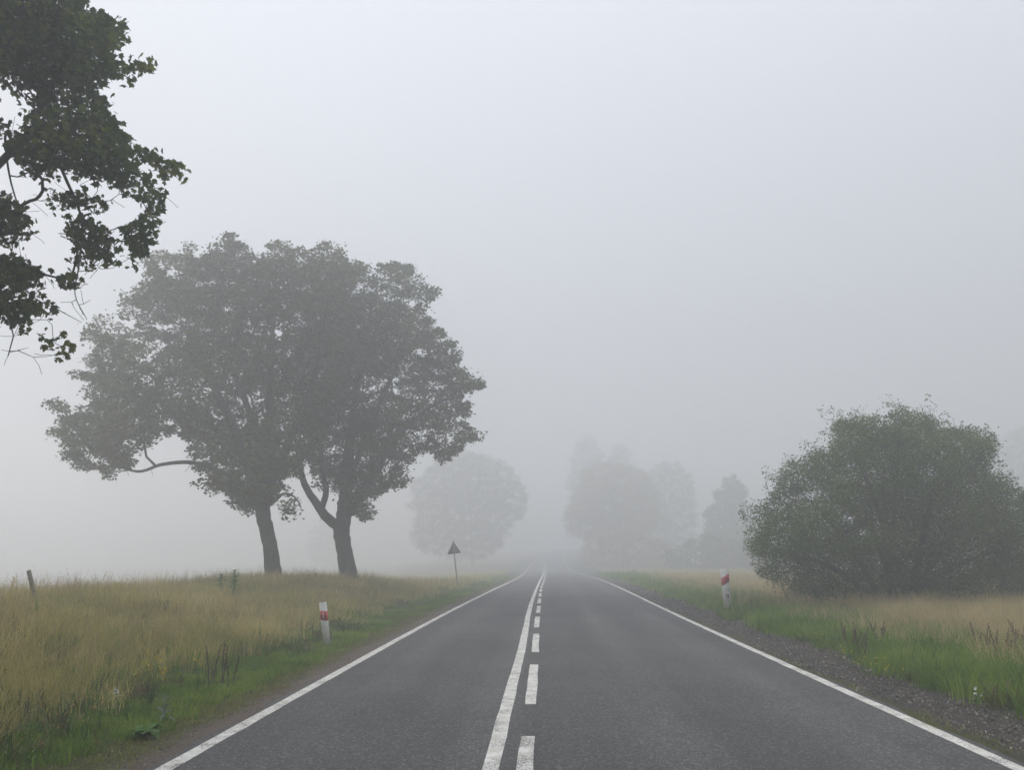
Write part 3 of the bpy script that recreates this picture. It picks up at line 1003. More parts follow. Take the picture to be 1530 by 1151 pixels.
limbs2 = [
    (None, 0, [b2, A(520, 862, D2), A(515, 825, D2), A(510, 797, D2), A(512, 780, D2)], [0.60, 0.46, 0.38, 0.40, 0.40]),
    (0, 0.85, [A(490, 775, D2, -.3), A(472, 752, D2, -.5), A(452, 715, D2, -.6), A(440, 650, D2, -.4)], [0.24, 0.2, 0.15, 0.07]),
    (1, 0.4, [A(487, 735, D2, -.2), A(480, 690, D2, 0), A(478, 620, D2, .4), A(490, 520, D2, .5)], [0.15, 0.12, 0.09, 0.05]),
    (0, 1.0, [A(516, 750, D2, .1), A(520, 690, D2, .2), A(530, 600, D2, .3), A(545, 480, D2, .2)], [0.34, 0.28, 0.18, 0.06]),
    (0, 1.0, [A(535, 750, D2, -.3), A(555, 715, D2, -.6), A(590, 660, D2, -1.0), A(640, 610, D2, -1.2), A(690, 590, D2, -1.2)], [0.2, 0.17, 0.12, 0.08, 0.03]),
    (3, 0.35, [A(560, 620, D2, 1.3), A(595, 540, D2, 2.0), A(620, 460, D2, 2.0)], [0.15, 0.1, 0.04]),
    (3, 0.3, [A(525, 640, D2, -1.5), A(540, 560, D2, -2.2), A(570, 470, D2, -2.2)], [0.15, 0.1, 0.04]),
]
make_tree('maple_tree', 'left tree of the pair on the bank, with one long bare-stemmed branch reaching left', 'tree', b1, limbs1, cl1, None, 66, 0.42, 0.155, KITE, M_LEAF, M_BARK, 'pair of maples on the left bank', extra_twigs=300)
make_tree('maple_tree', 'right tree of the pair on the bank, its trunk forking low into several stems', 'tree', b2, limbs2, cl2, None, 66, 0.42, 0.155, KITE, M_LEAF, M_BARK, 'pair of maples on the left bank', extra_twigs=300)

# ---- the near maple whose boughs hang in at the upper left
DN = 10.0
npolys = [
    ([(-160, -160), (110, -160), (128, 0), (150, 20), (178, 36), (170, 60), (155, 76), (182, 96), (212, 88), (204, 104), (185, 120), (165, 104), (146, 118), (138, 140), (158, 150), (166, 178), (188, 206), (205, 228), (226, 216),
      (245, 236), (270, 246), (258, 260), (238, 266), (230, 288), (234, 318), (216, 335), (204, 318), (192, 290), (160, 272), (125, 262), (92, 262), (60, 268), (32, 262), (14, 232), (0, 190), (-160, 190)], 1.5),
    ([(76, 292), (112, 285), (130, 288), (158, 300), (150, 310), (110, 308), (80, 304)], 0.4),
    ([(98, 318), (130, 322), (158, 345), (166, 372), (148, 388), (122, 388), (110, 370), (97, 350)], 0.5),
    ([(176, 335), (205, 318), (228, 322), (220, 352), (214, 374), (195, 384), (182, 362)], 0.5),
    ([(-160, 290), (5, 285), (40, 310), (42, 338), (28, 364), (0, 366), (-160, 370)], 0.8),
    ([(-160, 368), (20, 376), (64, 392), (62, 415), (48, 430), (70, 458), (62, 468), (40, 490), (15, 495), (-10, 470), (-160, 480)], 0.7),
    ([(72, 485), (96, 498), (100, 526), (82, 534), (70, 510)], 0.25),
    ([(90, 408), (114, 408), (108, 424), (90, 422)], 0.15),
]
cls = []
for pl, hd in npolys:
    pl = [(u + 7 * (u > 100), v) for u, v in pl]
    cls.append(poly_clusters(pl, DN, hd * 0.8, 0.165, 14000 if hd > 1 else 2500, 0.06, -0.34, 0.09))
tips_px = [(225, 92), (208, 98), (214, 90), (192, 110), (176, 40), (172, 62), (150, 28), (264, 248), (256, 254), (246, 244), (252, 262), (236, 240), (236, 282), (234, 306), (224, 326), (228, 228), (214, 230), (216, 372), (196, 384), (206, 366), (160, 384), (146, 390), (222, 346), (164, 358), (150, 146), (162, 176), (186, 204), (152, 74), (128, 20), (118, 392), (98, 520), (90, 530), (82, 505), (66, 470), (64, 408), (70, 458), (100, 416), (38, 318), (40, 342), (60, 440)]
cls.append(np.array([at(u + RNG.normal(0, 2), v + RNG.normal(0, 2), DN + RNG.uniform(-.4, .4)) for u, v in tips_px]))
cn_vis = np.concatenate(cls)
print('near px', px_of(cn_vis)[0].max(), px_of(cn_vis)[1].max())
# the rest of the crown, round the trunk outside the picture
c0 = np.array([-12.3, 11.0, 9.6])
q = RNG.uniform(-1, 1, (5200, 3)); q = q[(np.linalg.norm(q, axis=1) < 1) & (np.linalg.norm(q, axis=1) > 0.45)]
q = c0 + q * np.array([6.6, 6.0, 5.6])
uu, vv, dd = px_of(q)
q = q[(uu < -110) | (vv < -120) | (dd < 0)]
keep = []
for p in q:
    if keep and np.min(np.sum((np.array(keep) - p) ** 2, 1)) < 0.62 ** 2: continue
    keep.append(p)
cn_out = np.array(keep)
bn = np.array([-12.4, 10.6, gz(-12.4, 10.6) - 0.1])
limbsn = [
    (None, 0, [bn, (-12.35, 10.6, 1.6), (-12.2, 10.7, 3.0), (-12.3, 10.8, 4.4)], [0.6, 0.45, 0.4, 0.38]),
    (0, 1.0, [(-12.3, 11.0, 6.5), (-12.5, 11.2, 9.0), (-12.2, 11.3, 12.0)], [0.28, 0.18, 0.06]),
    (0, 1.0, [(-11.2, 10.6, 6.6), (-9.9, 10.3, 8.7), (-8.9, 10.1, 10.4), (-7.6, 10.0, 11.2)], [0.22, 0.14, 0.08, 0.03]),
    (2, 0.3, [(-9.6, 10.1, 6.6), (-8.2, 10.0, 7.0), A(60, 190, DN), A(150, 200, DN), A(225, 240, DN)], [0.09, 0.065, 0.04, 0.022, 0.010]),
    (0, 0.8, [(-11.0, 10.2, 4.9), (-9.2, 9.9, 5.9), A(-50, 360, DN), A(20, 400, DN)], [0.12, 0.08, 0.04, 0.015]),
    (0, 1.0, [(-13.6, 11.2, 6.0), (-15.2, 11.6, 7.6), (-16.8, 12.0, 8.6)], [0.22, 0.14, 0.05]),
    (0, 0.95, [(-12.4, 12.4, 6.2), (-12.6, 14.2, 7.8), (-12.4, 15.4, 9.4)], [0.2, 0.12, 0.05]),
    (0, 0.95, [(-12.2, 9.2, 6.4), (-12.2, 7.6, 8.0), (-12.0, 6.4, 9.0)], [0.2, 0.12, 0.05]),
    (3, 0.62, [A(100, 270, DN, -.2), A(122, 330, DN, -.2), A(118, 395, DN, -.2), A(112, 440, DN, -.1), A(130, 478, DN)], [0.022, 0.016, 0.011, 0.007, 0.004]),
    (4, 0.9, [A(45, 440, DN, .1), A(85, 462, DN, .1), A(122, 482, DN, .2)], [0.011, 0.008, 0.004]),
    (3, 0.5, [A(8, 200, DN, .3), A(14, 262, DN, .3), A(32, 320, DN, .2), A(50, 350, DN, .2)], [0.02, 0.014, 0.008, 0.004]),
]
bare = np.array([at(u, v, DN + RNG.uniform(-.2, .2)) for u, v in [(132, 424), (135, 448), (96, 432), (124, 470), (90, 452), (12, 532), (42, 520), (50, 534), (6, 546), (60, 300), (48, 345), (20, 505), (84, 285), (170, 300),
                                                                     (186, 310), (178, 290), (150, 402), (128, 404), (70, 478), (52, 482), (112, 300), (64, 285), (45, 300), (220, 92), (110, 455), (98, 468)]])
near_clusters = np.concatenate([cn_vis, cn_out])
t_near = empty('maple_tree', tuple(bn), 'near tree at the upper left whose dark leafy boughs hang into the picture', 'tree')
sk = Skeleton(); ids = []
for k, (si, fr, pts, rads) in enumerate(limbsn):
    st = None if si is None else ids[si][int(fr * (len(ids[si]) - 1))]
    ids.append(sk.limb(pts, rads, st, k))
sk.grow(np.concatenate([near_clusters, bare]), ids[0][-1], 0.004, 0.22, 0.03, min_start=ids[0][8])
m0 = len(sk.p)
vis_nodes = [k for k in range(m0) if sk.hand[k] < 0 and 0 < px_of(sk.p[k])[0] + 60 < 350 and px_of(sk.p[k])[1] > 150 and sk.p[k][1] > 8]
for j in RNG.choice(vis_nodes, 260):
    d = RNG.normal(0, 1, 3); d[2] -= 0.5; d /= np.linalg.norm(d); cur = int(j); L = RNG.uniform(0.12, 0.4)
    for q_ in range(4):
        d = d + RNG.normal(0, 0.16, 3); cur = sk.add(sk.p[cur] + d / np.linalg.norm(d) * L / 4, cur)
sk.finish(0.0035)
sk.build(t_near, M_BARK, bn, 14)
Pv = cluster_leaves(cn_vis, 13, 0.15, 0.8, 0.4)
Po = cluster_leaves(cn_out, 60, 0.45, 0.7)
d_ = np.linalg.norm(Pv - np.array([0, 0, CAM_H]), axis=1)
uv = px_of(Pv)
inview = (uv[0] > 0) & (uv[1] > 0)
order = np.argsort(np.where(inview, d_, 1e9))
near_idx, rest = order[:300], order[300:]
me_c, _ = leaf_mesh('crown', np.concatenate([Pv[rest]]) - bn, 0.096, MAPLE, M_LEAF_NEAR, 0.1, 0.25)
o = link('crown', me_c, t_near); o['kind'] = 'stuff'
me_c, _ = leaf_mesh('crown', Po - bn, 0.15, KITE, M_LEAF_NEAR, 0.4)
o = link('crown', me_c, t_near); o['kind'] = 'stuff'
one_leaf = raw_mesh('leaf', np.stack([MAPLE[:, 0], MAPLE[:, 1], -(np.abs(MAPLE[:, 0]) * .25 + np.maximum(0, MAPLE[:, 1]) ** 2 * .5)], -1) * 0.096, np.arange(len(MAPLE)), [len(MAPLE)], [M_LEAF_NEAR])
for k in near_idx:
    o = bpy.data.objects.new('leaf', one_leaf); COL.objects.link(o); o.parent = t_near
    o.location = tuple(Pv[k] - bn)
    o.rotation_euler = (RNG.normal(0, 0.8), RNG.normal(0, 0.8), RNG.uniform(0, 6.28))
    sc_ = RNG.uniform(0.7, 1.25); o.scale = (sc_,) * 3
print('near tree', len(Pv), len(Po), len(sk.p))

# ---- the big bush on the right
DB = 27.0
polyb = [(1185, 905), (1160, 885), (1140, 862), (1120, 832), (1116, 795), (1132, 774), (1108, 762), (1132, 752), (1150, 745), (1152, 712), (1176, 692), (1205, 682), (1226, 652), (1228, 622), (1262, 617), (1298, 620), (1330, 609), (1362, 612), (1392, 618),
         (1412, 632), (1445, 642), (1478, 642), (1486, 668), (1500, 702), (1530, 735), (1556, 752), (1580, 800), (1566, 860), (1545, 905)]
clb = poly_clusters(polyb, DB, 3.6, 0.50, 20000, 0.26, -0.34, 0.26)
clb = clb[clb[:, 2] > gz(12, DB) + 0.15]
bb = at(1345, 905, DB); bb[2] = gz(bb[0], DB) - 0.1
stems = []
for k, (u, v, dy) in enumerate([(1345, 640, 0.2), (1270, 660, -0.8), (1420, 670, -0.6), (1200, 740, 0.3), (1490, 740, 0.5), (1180, 830, -0.9), (1520, 820, -0.7), (1320, 700, 1.6), (1400, 720, -2.0), (1290, 760, -2.0)]):
    o_ = bb + np.array([RNG.uniform(-.5, .5), RNG.uniform(-.4, .4), 0]); tgt = at(u, v, DB + dy)
    m1 = o_ + (tgt - o_) * 0.35 + np.array([0, 0, 0.4]); m2 = o_ + (tgt - o_) * 0.7 + np.array([0, 0, 0.35])
    stems.append((None, 0, [o_, m1, m2, tgt], [0.13, 0.09, 0.06, 0.02]))
_pb = np.array(polyb[3:29], float)
_sh = []
for _ in range(95):
    q_ = RNG.integers(0, len(_pb) - 1); w_ = RNG.uniform(); p_ = _pb[q_] * (1 - w_) + _pb[q_ + 1] * w_
    o_ = p_ - np.array([1340, 790.]); o_ /= np.linalg.norm(o_)
    p_ = p_ + o_ * RNG.uniform(-6, 9) + np.array([0, 4])
    _sh.append(at(p_[0], p_[1], DB + RNG.uniform(-1.6, 1.6)))
sprays0 = np.array(_sh)
sprays = np.array([at(u, v, DB + RNG.uniform(-1, 1)) for u, v in [(1392, 602), (1400, 608), (1412, 618), (1382, 606), (1480, 648), (1490, 676), (1106, 764), (1128, 800), (1228, 616), (1246, 612), (1330, 604), (1498, 712), (1118, 842)]])
bt = empty('large_bush', tuple(bb), 'large rounded dark green bush standing in the golden grass right of the road', 'bush')
sk = Skeleton(); ids = []
for k, (si, fr, pts, rads) in enumerate(stems): ids.append(sk.limb(pts, rads, None, k + 1))
sk.grow(np.concatenate([clb, sprays0, sprays]), ids[0][8], 0.006, 0.4, 0.05)
m0 = len(sk.p)
for j in RNG.integers(60, m0, 900):
    d = RNG.normal(0, 1, 3); d[2] += 0.4; cur = int(j); L = RNG.uniform(0.15, 0.42); d /= np.linalg.norm(d)
    for q_ in range(3):
        d = d + RNG.normal(0, 0.2, 3); cur = sk.add(sk.p[cur] + d / np.linalg.norm(d) * L / 3, cur)
sk.finish(0.005)
kids = set(sk.par)
tips = np.array([sk.p[k] for k in range(len(sk.p)) if k not in kids])
for o in sk.build(bt, M_TWIG, bb, 8): 
    if o.name.startswith('limb'): o.name = 'stem'
Pb = np.concatenate([cluster_leaves(clb, 190, 0.42, 0.8), cluster_leaves(tips, 9, 0.16, 1.0)])
Pb = Pb[Pb[:, 2] > gz(12, DB) + 0.1]
me_c, _ = leaf_mesh('crown', Pb - bb, 0.095, OVAL, M_LEAF_BUSH, 0.5)
o = link('crown', me_c, bt); o['kind'] = 'stuff'
print('bush', len(clb), len(Pb))


# ---- trees fading in the fog
def fog_tree(name, label, cat, poly, d, base_u, trunk_top_v, half, spacing, leaf_mat, tr, per=85, rad=1.0, leaf=0.26, group='trees fading into the fog', hang=0, lobes=None, shape=KITE):
    cl = poly_clusters(poly, d, half, spacing * 1.05, 6000, 0.5, -0.75, 0.6)
    bs = at(base_u[0], 850, d); bs[2] = gz(bs[0], d) - 0.2
    top = at(base_u[1], trunk_top_v, d)
    m_ = bs * 0.5 + top * 0.5 + np.array([0.2, 0.1, 0])
    limbs = [(None, 0, [bs, m_ * 0.6 + bs * 0.4, m_ * 0.4 + top * 0.6, top], [tr * 1.1, tr * .8, tr * 0.6, tr * 0.25])]
    cs = cl.mean(0)
    for k in range(4):
        tgt = cl[RNG.integers(0, len(cl))]; a0 = 0.3 + 0.15 * k
        p0 = bs + (top - bs) * a0
        limbs.append((0, a0, [p0 * 0.6 + tgt * 0.4 + np.array([0, 0, .5]), tgt], [tr * 0.45, tr * 0.1]))
    return make_tree(name, label, cat, bs, limbs, cl, None, per, rad, leaf, shape, leaf_mat, M_BARK, group, tip_r=0.02, trunk_sides=8, step=1.2, flat=0.8)


fog_tree('misty_tree', 'pale grey tree in the fog behind the triangular road sign', 'tree',
         [(640, 830), (616, 820), (612, 790), (622, 770), (606, 760), (612, 720), (640, 700), (655, 680), (690, 672), (725, 678), (755, 690), (780, 712), (792, 745), (782, 775), (765, 790), (752, 820), (720, 838), (690, 842)],
         169, (706, 700), 720, 8.52, 1.35, M_LEAF_BIRCH, 0.30)
fog_tree('misty_tree', 'yellowish leaning tree in the fog right where the road vanishes', 'tree',
         [(850, 800), (838, 775), (850, 750), (858, 720), (870, 700), (895, 690), (930, 690), (960, 700), (985, 730), (990, 770), (975, 805), (940, 822), (900, 825)],
         161, (938, 915), 740, 6.39, 1.28, M_LEAF_YELLOW, 0.28)
fog_tree('misty_tree', 'tallest faint tree with a forked top just right of the road end', 'tree',
         [(850, 780), (845, 730), (850, 690), (862, 660), (880, 648), (895, 660), (905, 690), (920, 662), (940, 668), (950, 690), (970, 720), (970, 790), (920, 800)],
         206, (900, 898), 680, 7.1, 1.49, M_LEAF_BIRCH, 0.3)
fog_tree('misty_tree', 'broad faint tree in the fog between the yellowish tree and the small pointed tree', 'tree',
         [(955, 840), (940, 800), (945, 740), (960, 705), (990, 688), (1015, 690), (1035, 712), (1045, 750), (1040, 800), (1030, 845)],
         193, (995, 992), 720, 7.1, 1.49, M_LEAF_BIRCH, 0.28)
fog_tree('misty_tree', 'small pointed tree left of the big bush, dim in the fog', 'tree',
         [(1060, 850), (1045, 820), (1052, 790), (1048, 765), (1068, 752), (1064, 735), (1078, 728), (1080, 712), (1098, 710), (1112, 726), (1122, 738), (1112, 750), (1128, 762), (1128, 800), (1135, 850)],
         148, (1090, 1090), 730, 3.41, 0.94, M_LEAF_PINE, 0.24, rad=0.75, leaf=0.3)
fog_tree('misty_tree', 'dim tree at the right picture edge, rising behind the big bush', 'tree',
         [(1470, 800), (1480, 700), (1495, 655), (1520, 636), (1560, 632), (1600, 660), (1625, 720), (1620, 800), (1600, 850), (1490, 850)],
         177, (1550, 1550), 680, 7.81, 1.49, M_LEAF_BIRCH, 0.3)
fog_tree('misty_tree', 'ghostly low tree far behind the trunks of the two big trees', 'tree',
         [(470, 850), (455, 820), (465, 790), (485, 775), (510, 780), (525, 800), (530, 850)],
         241, (490, 490), 800, 4.97, 1.62, M_LEAF_BIRCH, 0.25)

fog_tree('misty_bush', 'low misty undergrowth below the small pointed tree, left of the big bush', 'bush',
         [(1000, 856), (985, 835), (1010, 815), (1040, 800), (1075, 795), (1110, 805), (1150, 800), (1170, 830), (1160, 860)],
         125, (1070, 1070), 820, 3.0, 1.2, M_LEAF_BIRCH, 0.15, group='misty undergrowth right of the road')
fog_tree('misty_bush', 'low misty undergrowth at the foot of the yellowish leaning tree', 'bush',
         [(868, 852), (862, 825), (880, 800), (915, 795), (960, 800), (1000, 810), (1012, 840), (1000, 852)],
         143, (930, 930), 815, 3.0, 1.3, M_LEAF_YELLOW, 0.15, group='misty undergrowth right of the road')

# ------------------------------------------------------------------ delineator posts
M_WHITE = plain('post_white_plastic', (0.66, 0.65, 0.60), 0.5, 0.4, 0.14, 9)
M_RED = plain('post_red_band', (0.52, 0.035, 0.035), 0.4, 0.5, 0.15, 30)
M_REFL = plain('reflector_white', (0.60, 0.50, 0.48), 0.25, 0.6, 0.1, 80)
M_DARKRED = plain('reflector_red', (0.30, 0.03, 0.03), 0.25, 0.6, 0.1, 80)
M_BLACK = plain('black_print', (0.02, 0.02, 0.02), 0.6, 0.3)


def post_section(w, d):
    """hollow-backed wedge profile of a plastic marker post, front toward -Y"""
    return [(-w / 2, d * 0.5), (-w / 2, -d * 0.25), (-w * 0.32, -d * 0.5), (w * 0.32, -d * 0.5), (w / 2, -d * 0.25), (w / 2, d * 0.5), (w * 0.36, d * 0.5), (w * 0.34, -d * 0.1), (-w * 0.34, -d * 0.1), (-w * 0.36, d * 0.5)]


def prism(sec, z0, z1, skew0=0.0, skew1=0.0, grow=1.0):
    """vertical prism; skew tilts its bottom / top across x"""
    mb = MB(); n = len(sec)
    lo = [(x * grow, y * grow, z0 + skew0 * x) for x, y in sec]; hi = [(x * grow, y * grow, z1 + skew1 * x) for x, y in sec]
    f = [tuple(range(n))[::-1], tuple(range(n, 2 * n))] + [(i, (i + 1) % n, n + (i + 1) % n, n + i) for i in range(n)]
    mb.poly(lo + hi, f)
    return mb


def font_part(txt, size, loc, parent, name='number'):
    cu = bpy.data.curves.new(name, 'FONT'); cu.body = txt; cu.size = size; cu.extrude = 0.001; cu.align_x = 'CENTER'; cu.align_y = 'CENTER'
    cu.materials.append(M_BLACK)
    tmp = bpy.data.objects.new(name, cu)
    COL.objects.link(tmp)
    dg = bpy.context.evaluated_depsgraph_get()
    me = bpy.data.meshes.new_from_object(tmp.evaluated_get(dg))
    bpy.data.objects.remove(tmp)
    o = link(name, me, parent); o.location = loc; o.rotation_euler = (math.pi / 2, 0, 0)
    return o


def marker_post(u, d, h, w, label, lean, kind):
    x = at(u, 900, d)[0]; z = gz(x, d) - 0.05
    t = empty('marker_post', (x, d, z), label, 'marker post', 'white and red roadside marker posts')
    t.rotation_euler = (0.02, lean, 0.0)
    dp = w * 0.7
    sec = post_section(w, dp)
    prism(sec, 0, h, 0, 0.05 if kind == 'left' else 0.3).build('post_body', M_WHITE, t)
    band0, band1 = h * (0.655 if kind == 'right' else 0.60), h * (0.83 if kind == 'right' else 0.81)
    sk_ = 0.55 if kind == 'right' else -0.25
    prism(sec, band0, band1, sk_, sk_, 1.03).build('red_band', M_RED, t)
    fy = -dp * 0.5 * 1.03 - 0.003
    zc = (band0 + band1) / 2
    if kind == 'right':
        mb = MB(); mb.box((-w * .20, fy - .004, zc - .07), (w * .20, fy + .002, zc + .07)); mb.build('reflector', M_DARKRED, t)
        font_part('1.2', w * 0.42, (0, -dp * .5 - .002, h * 0.50), t)
        font_part('9', w * 0.95, (0, -dp * .5 - .002, h * 0.36), t)
    else:
        for dx in (-0.24, 0.24):
            mb = MB(); mb.box((w * (dx - .09), fy - .004, zc - .05), (w * (dx + .09), fy + .002, zc + .055)); o = mb.build('reflector', M_DARKRED, t)
        mb = MB(); mb.box((-w * .08, fy - .004, zc - .065), (w * .08, fy + .002, zc + .065)); mb.build('reflector', M_REFL, t, )
    return t


marker_post(492, 17.0, 0.93, 0.14, 'white marker post with a red band beside the left edge line', math.radians(-8.5), 'left')
marker_post(1088, 26.5, 1.42, 0.24, 'white marker post with red band and black numbers in the right verge', math.radians(-3), 'right')


# ------------------------------------------------------------------ warning sign seen from behind
M_METAL = plain('galvanised_grey', (0.16, 0.165, 0.17), 0.55, 0.4, 0.2, 8)
M_SIGNBACK = plain('sign_back_grey', (0.11, 0.115, 0.12), 0.6, 0.3, 0.15, 6)


def warning_sign():
    d = 50.0
    x = at(684, 880, d)[0]; z = gz(x, d)
    t = empty('warning_sign', (x, d, z - 0.1), 'grey triangular road sign on a thin leaning pole, seen from behind', 'road sign')
    t.rotation_euler = (0, math.radians(-6.5), math.radians(8))
    mb = MB(); mb.tube([(0, 0, 0), (0, 0, 3.0)], 0.036, 10); mb.build('pole', M_METAL, t, True)
    # rounded triangle with a folded rim, standing behind the pole
    s = 0.90; h = s * math.sqrt(3) / 2
    cs = [(-s / 2, 0), (s / 2, 0), (0, h)]
    pts = []
    for k in range(3):
        p = np.array(cs[k]); a = np.array(cs[k - 1]); b = np.array(cs[(k + 1) % 3])
        r = 0.07
        q0 = p + (a - p) / np.linalg.norm(a - p) * r; q1 = p + (b - p) / np.linalg.norm(b - p) * r
        pts += [q0, (q0 + q1) / 2 * 0.55 + p * 0.45, q1]
    pts = np.array(pts); n = len(pts); c = pts.mean(0)
    zb = 2.2
    inner = c + (pts - c) * 0.93
    V = [(p[0], 0.045, zb + p[1]) for p in pts] + [(p[0], 0.060, zb + p[1]) for p in pts]
    mb = MB(); mb.poly(V, [tuple(range(n)), tuple(range(2 * n - 1, n - 1, -1))] + [(i, n + i, n + (i + 1) % n, (i + 1) % n) for i in range(n)])
    mb.build('sign_plate', M_SIGNBACK, t)
    V = [(p[0], 0.0445, zb + p[1]) for p in pts] + [(p[0], 0.0445, zb + p[1]) for p in inner] + [(p[0], 0.028, zb + p[1]) for p in pts] + [(p[0], 0.028, zb + p[1]) for p in inner]
    F = []
    for i in range(n):
        j = (i + 1) % n
        F += [(2 * n + i, 2 * n + j, 3 * n + j, 3 * n + i), (i, j, 2 * n + j, 2 * n + i), (n + j, n + i, 3 * n + i, 3 * n + j)]
    mb = MB(); mb.poly(V, F); mb.build('folded_rim', M_METAL, t)
    for zz in (0.16, 0.46):
        mb = MB(); wq = 0.30 if zz < 0.3 else 0.14
        mb.box((-wq, 0.030, zb + zz - .018), (wq, 0.044, zb + zz + .018)); mb.build('bracket', M_METAL, t)
    for zz in (0.16, 0.46):
        mb = MB(); mb.box((-.05, -.042, zb + zz - .022), (.05, 0.029, zb + zz + .022)); mb.build('clamp', M_METAL, t)


warning_sign()

# ------------------------------------------------------------------ wooden stakes on the bank
M_WOOD = bark_mat('weathered_wood', (0.16, 0.14, 0.105), (0.36, 0.32, 0.25), 14)


def stake(u, vtop, d, r, lean, label):
    top = at(u, vtop, d)
    z = gz(top[0], d)
    H = top[2] - z + 0.15
    t = empty('fence_stake', (top[0] + math.tan(-lean) * H, d, z - 0.15), label, 'wooden stake', 'old fence stakes on the left bank')
    t.rotation_euler = (0, lean, 0)
    mb = MB(); hh = H / math.cos(lean)
    mb.tube([(0, 0, 0), (0.01, 0, hh * 0.4), (0, 0.008, hh * 0.8), (0, 0, hh)], [r * 1.05, r, r * 0.95, r * 0.9], 9, jitter=0.06)
    mb.build('stake_body', M_WOOD, t, True)


stake(43, 853, 17.5, 0.05, math.radians(-20), 'weathered wooden stake leaning left on the bank crest, farthest left')
stake(472, 857, 36.0, 0.085, math.radians(0), 'short upright wooden stake on the bank between the two big trunks')

# ------------------------------------------------------------------ weeds
M_DOCK = plain('dead_dock_brown', (0.085, 0.062, 0.05), 0.9, 0.1, 0.3, 30)
M_DOCK2 = plain('dock_reddish', (0.14, 0.10, 0.07), 0.9, 0.1, 0.3, 30)
M_WEED = leafy('weed_leaf_green', [(0.07, 0.15, 0.025), (0.12, 0.24, 0.05)], 2, 0.35)
M_WEED_PALE = leafy('weed_leaf_pale', [(0.14, 0.19, 0.13), (0.22, 0.28, 0.20)], 2, 0.3)
M_YELLOW = leafy('yellow_petals', [(0.55, 0.42, 0.03), (0.65, 0.50, 0.05)], 3, 0.3)
M_WHITEP = leafy('white_petals', [(0.55, 0.55, 0.50), (0.65, 0.65, 0.6)], 3, 0.3)
M_ORCHRE = leafy('ochre_seedheads', [(0.24, 0.17, 0.06), (0.40, 0.30, 0.10)], 3, 0.2)


def leaf_blade(L, W, n=5, arch=0.5):
    """arched leaf with a midrib fold, base at the origin, growing along +X"""
    v = []
    for i in range(n + 1):
        t = i / n
        w = W * math.sin(math.pi * min(1, t * 0.92 + 0.04)) ** 0.8 * 0.5
        x = L * t; z = L * arch * (t - 1.25 * t * t)
        v += [(x, -w, z + w * 0.3), (x, 0, z), (x, w, z + w * 0.3)]
    f = []
    for i in range(n):
        for k in range(2): f.append((i * 3 + k, (i + 1) * 3 + k, (i + 1) * 3 + k + 1, i * 3 + k + 1))
    return np.array(v), f


def dock(u, vbase, d, h, label, nst=3, mat=None, spread=0.25, fork=False):
    x = at(u, vbase, d)[0]; z = gz(x, d)
    t = empty('dock_plant', (x, d, z - 0.03), label, 'weed', 'dead dock plants')
    for k in range(nst):
        lx = (k - (nst - 1) / 2) / max(1, nst - 1) * spread * 2 + RNG.uniform(-.03, .03)
        hk = h * RNG.uniform(0.8, 1.05)
        st = MB(); sd = MB()
        ax = [np.array([lx * 0.25 * 1 + lx * q ** 1.3, RNG.uniform(-.01, .01) + 0.04 * lx * q, hk * q]) for q in np.linspace(0, 1, 7)]
        st.tube(ax, np.linspace(0.010, 0.004, 7), 5)
        paths = [ax[3:]]
        for b in range(3 if fork else 0):
            q = RNG.uniform(0.45, 0.75); p0 = ax[int(q * 6)]
            d2 = np.array([RNG.uniform(-.22, .22), RNG.uniform(-.2, .2), 0.5]) * hk * 0.55
            br = [p0, p0 + d2 * 0.5 + np.array([d2[0] * .2, d2[1] * .2, 0]), p0 + d2]
            st.tube(br, [0.005, 0.004, 0.003], 4); paths.append(br)
        st.build('stem', mat or M_DOCK, t, True)
        for pth in paths:
            P_ = np.array(pth); T = np.arange(len(P_))
            for q in np.linspace(0.1, len(P_) - 1.02, 20 if fork else 24):
                c = np.array([np.interp(q, T, P_[:, j]) for j in range(3)])
                for _ in range(2):
                    o_ = RNG.normal(0, 0.009, 3); c2 = c + o_
                    r_ = RNG.uniform(0.005, 0.010)
                    a = RNG.uniform(0, 6.28); e1 = np.array([math.cos(a), math.sin(a), 0]) * r_; e2 = np.array([0, 0, r_ * 1.2])
                    sd.poly([c2 - e1, c2 - e2, c2 + e1, c2 + e2], [(0, 1, 2, 3)])
        sd.build('seed_head', mat or M_DOCK, t)
    return t


dock(316, 1005, 11.6, 0.60, 'dark dead dock weed on the left bank, leftmost of the three together', 2, spread=0.06)
dock(333, 1005, 11.5, 0.64, 'dark dead dock weed on the left bank, middle and tallest of the three together', 2, spread=0.035)
dock(345, 1008, 11.3, 0.56, 'dark dead dock weed on the left bank, rightmost of the three together', 2, spread=0.05)
for u, vb, d, h, l in [(1282, 925, 14.0, 0.75, 'dark branching dock weed in the green grass below the middle of the big bush'),
                       (1268, 925, 15.2, 0.62, 'thin dock weed just left of a taller one below the big bush'),
                       (1310, 925, 15.8, 0.55, 'short brown dock weed below the big bush, standing in grass'),
                       (1462, 930, 13.2, 0.85, 'tall reddish brown dock weed in the golden grass at the right'),
                       (1490, 930, 12.8, 0.70, 'bushy reddish dock weed at the right, beside the tallest one'),
                       (1520, 930, 13.6, 0.72, 'reddish dock weed at the far right edge in golden grass'),
                       (1126, 885, 24.0, 0.55, 'small dark weed by the right marker post')]:
    dock(u, vb, d, h, l, 2, M_DOCK2, 0.1, True)
dock(978, 868, 42.0, 0.7, 'small upright dark weed far along the right verge', 1, M_DOCK2, 0.03)


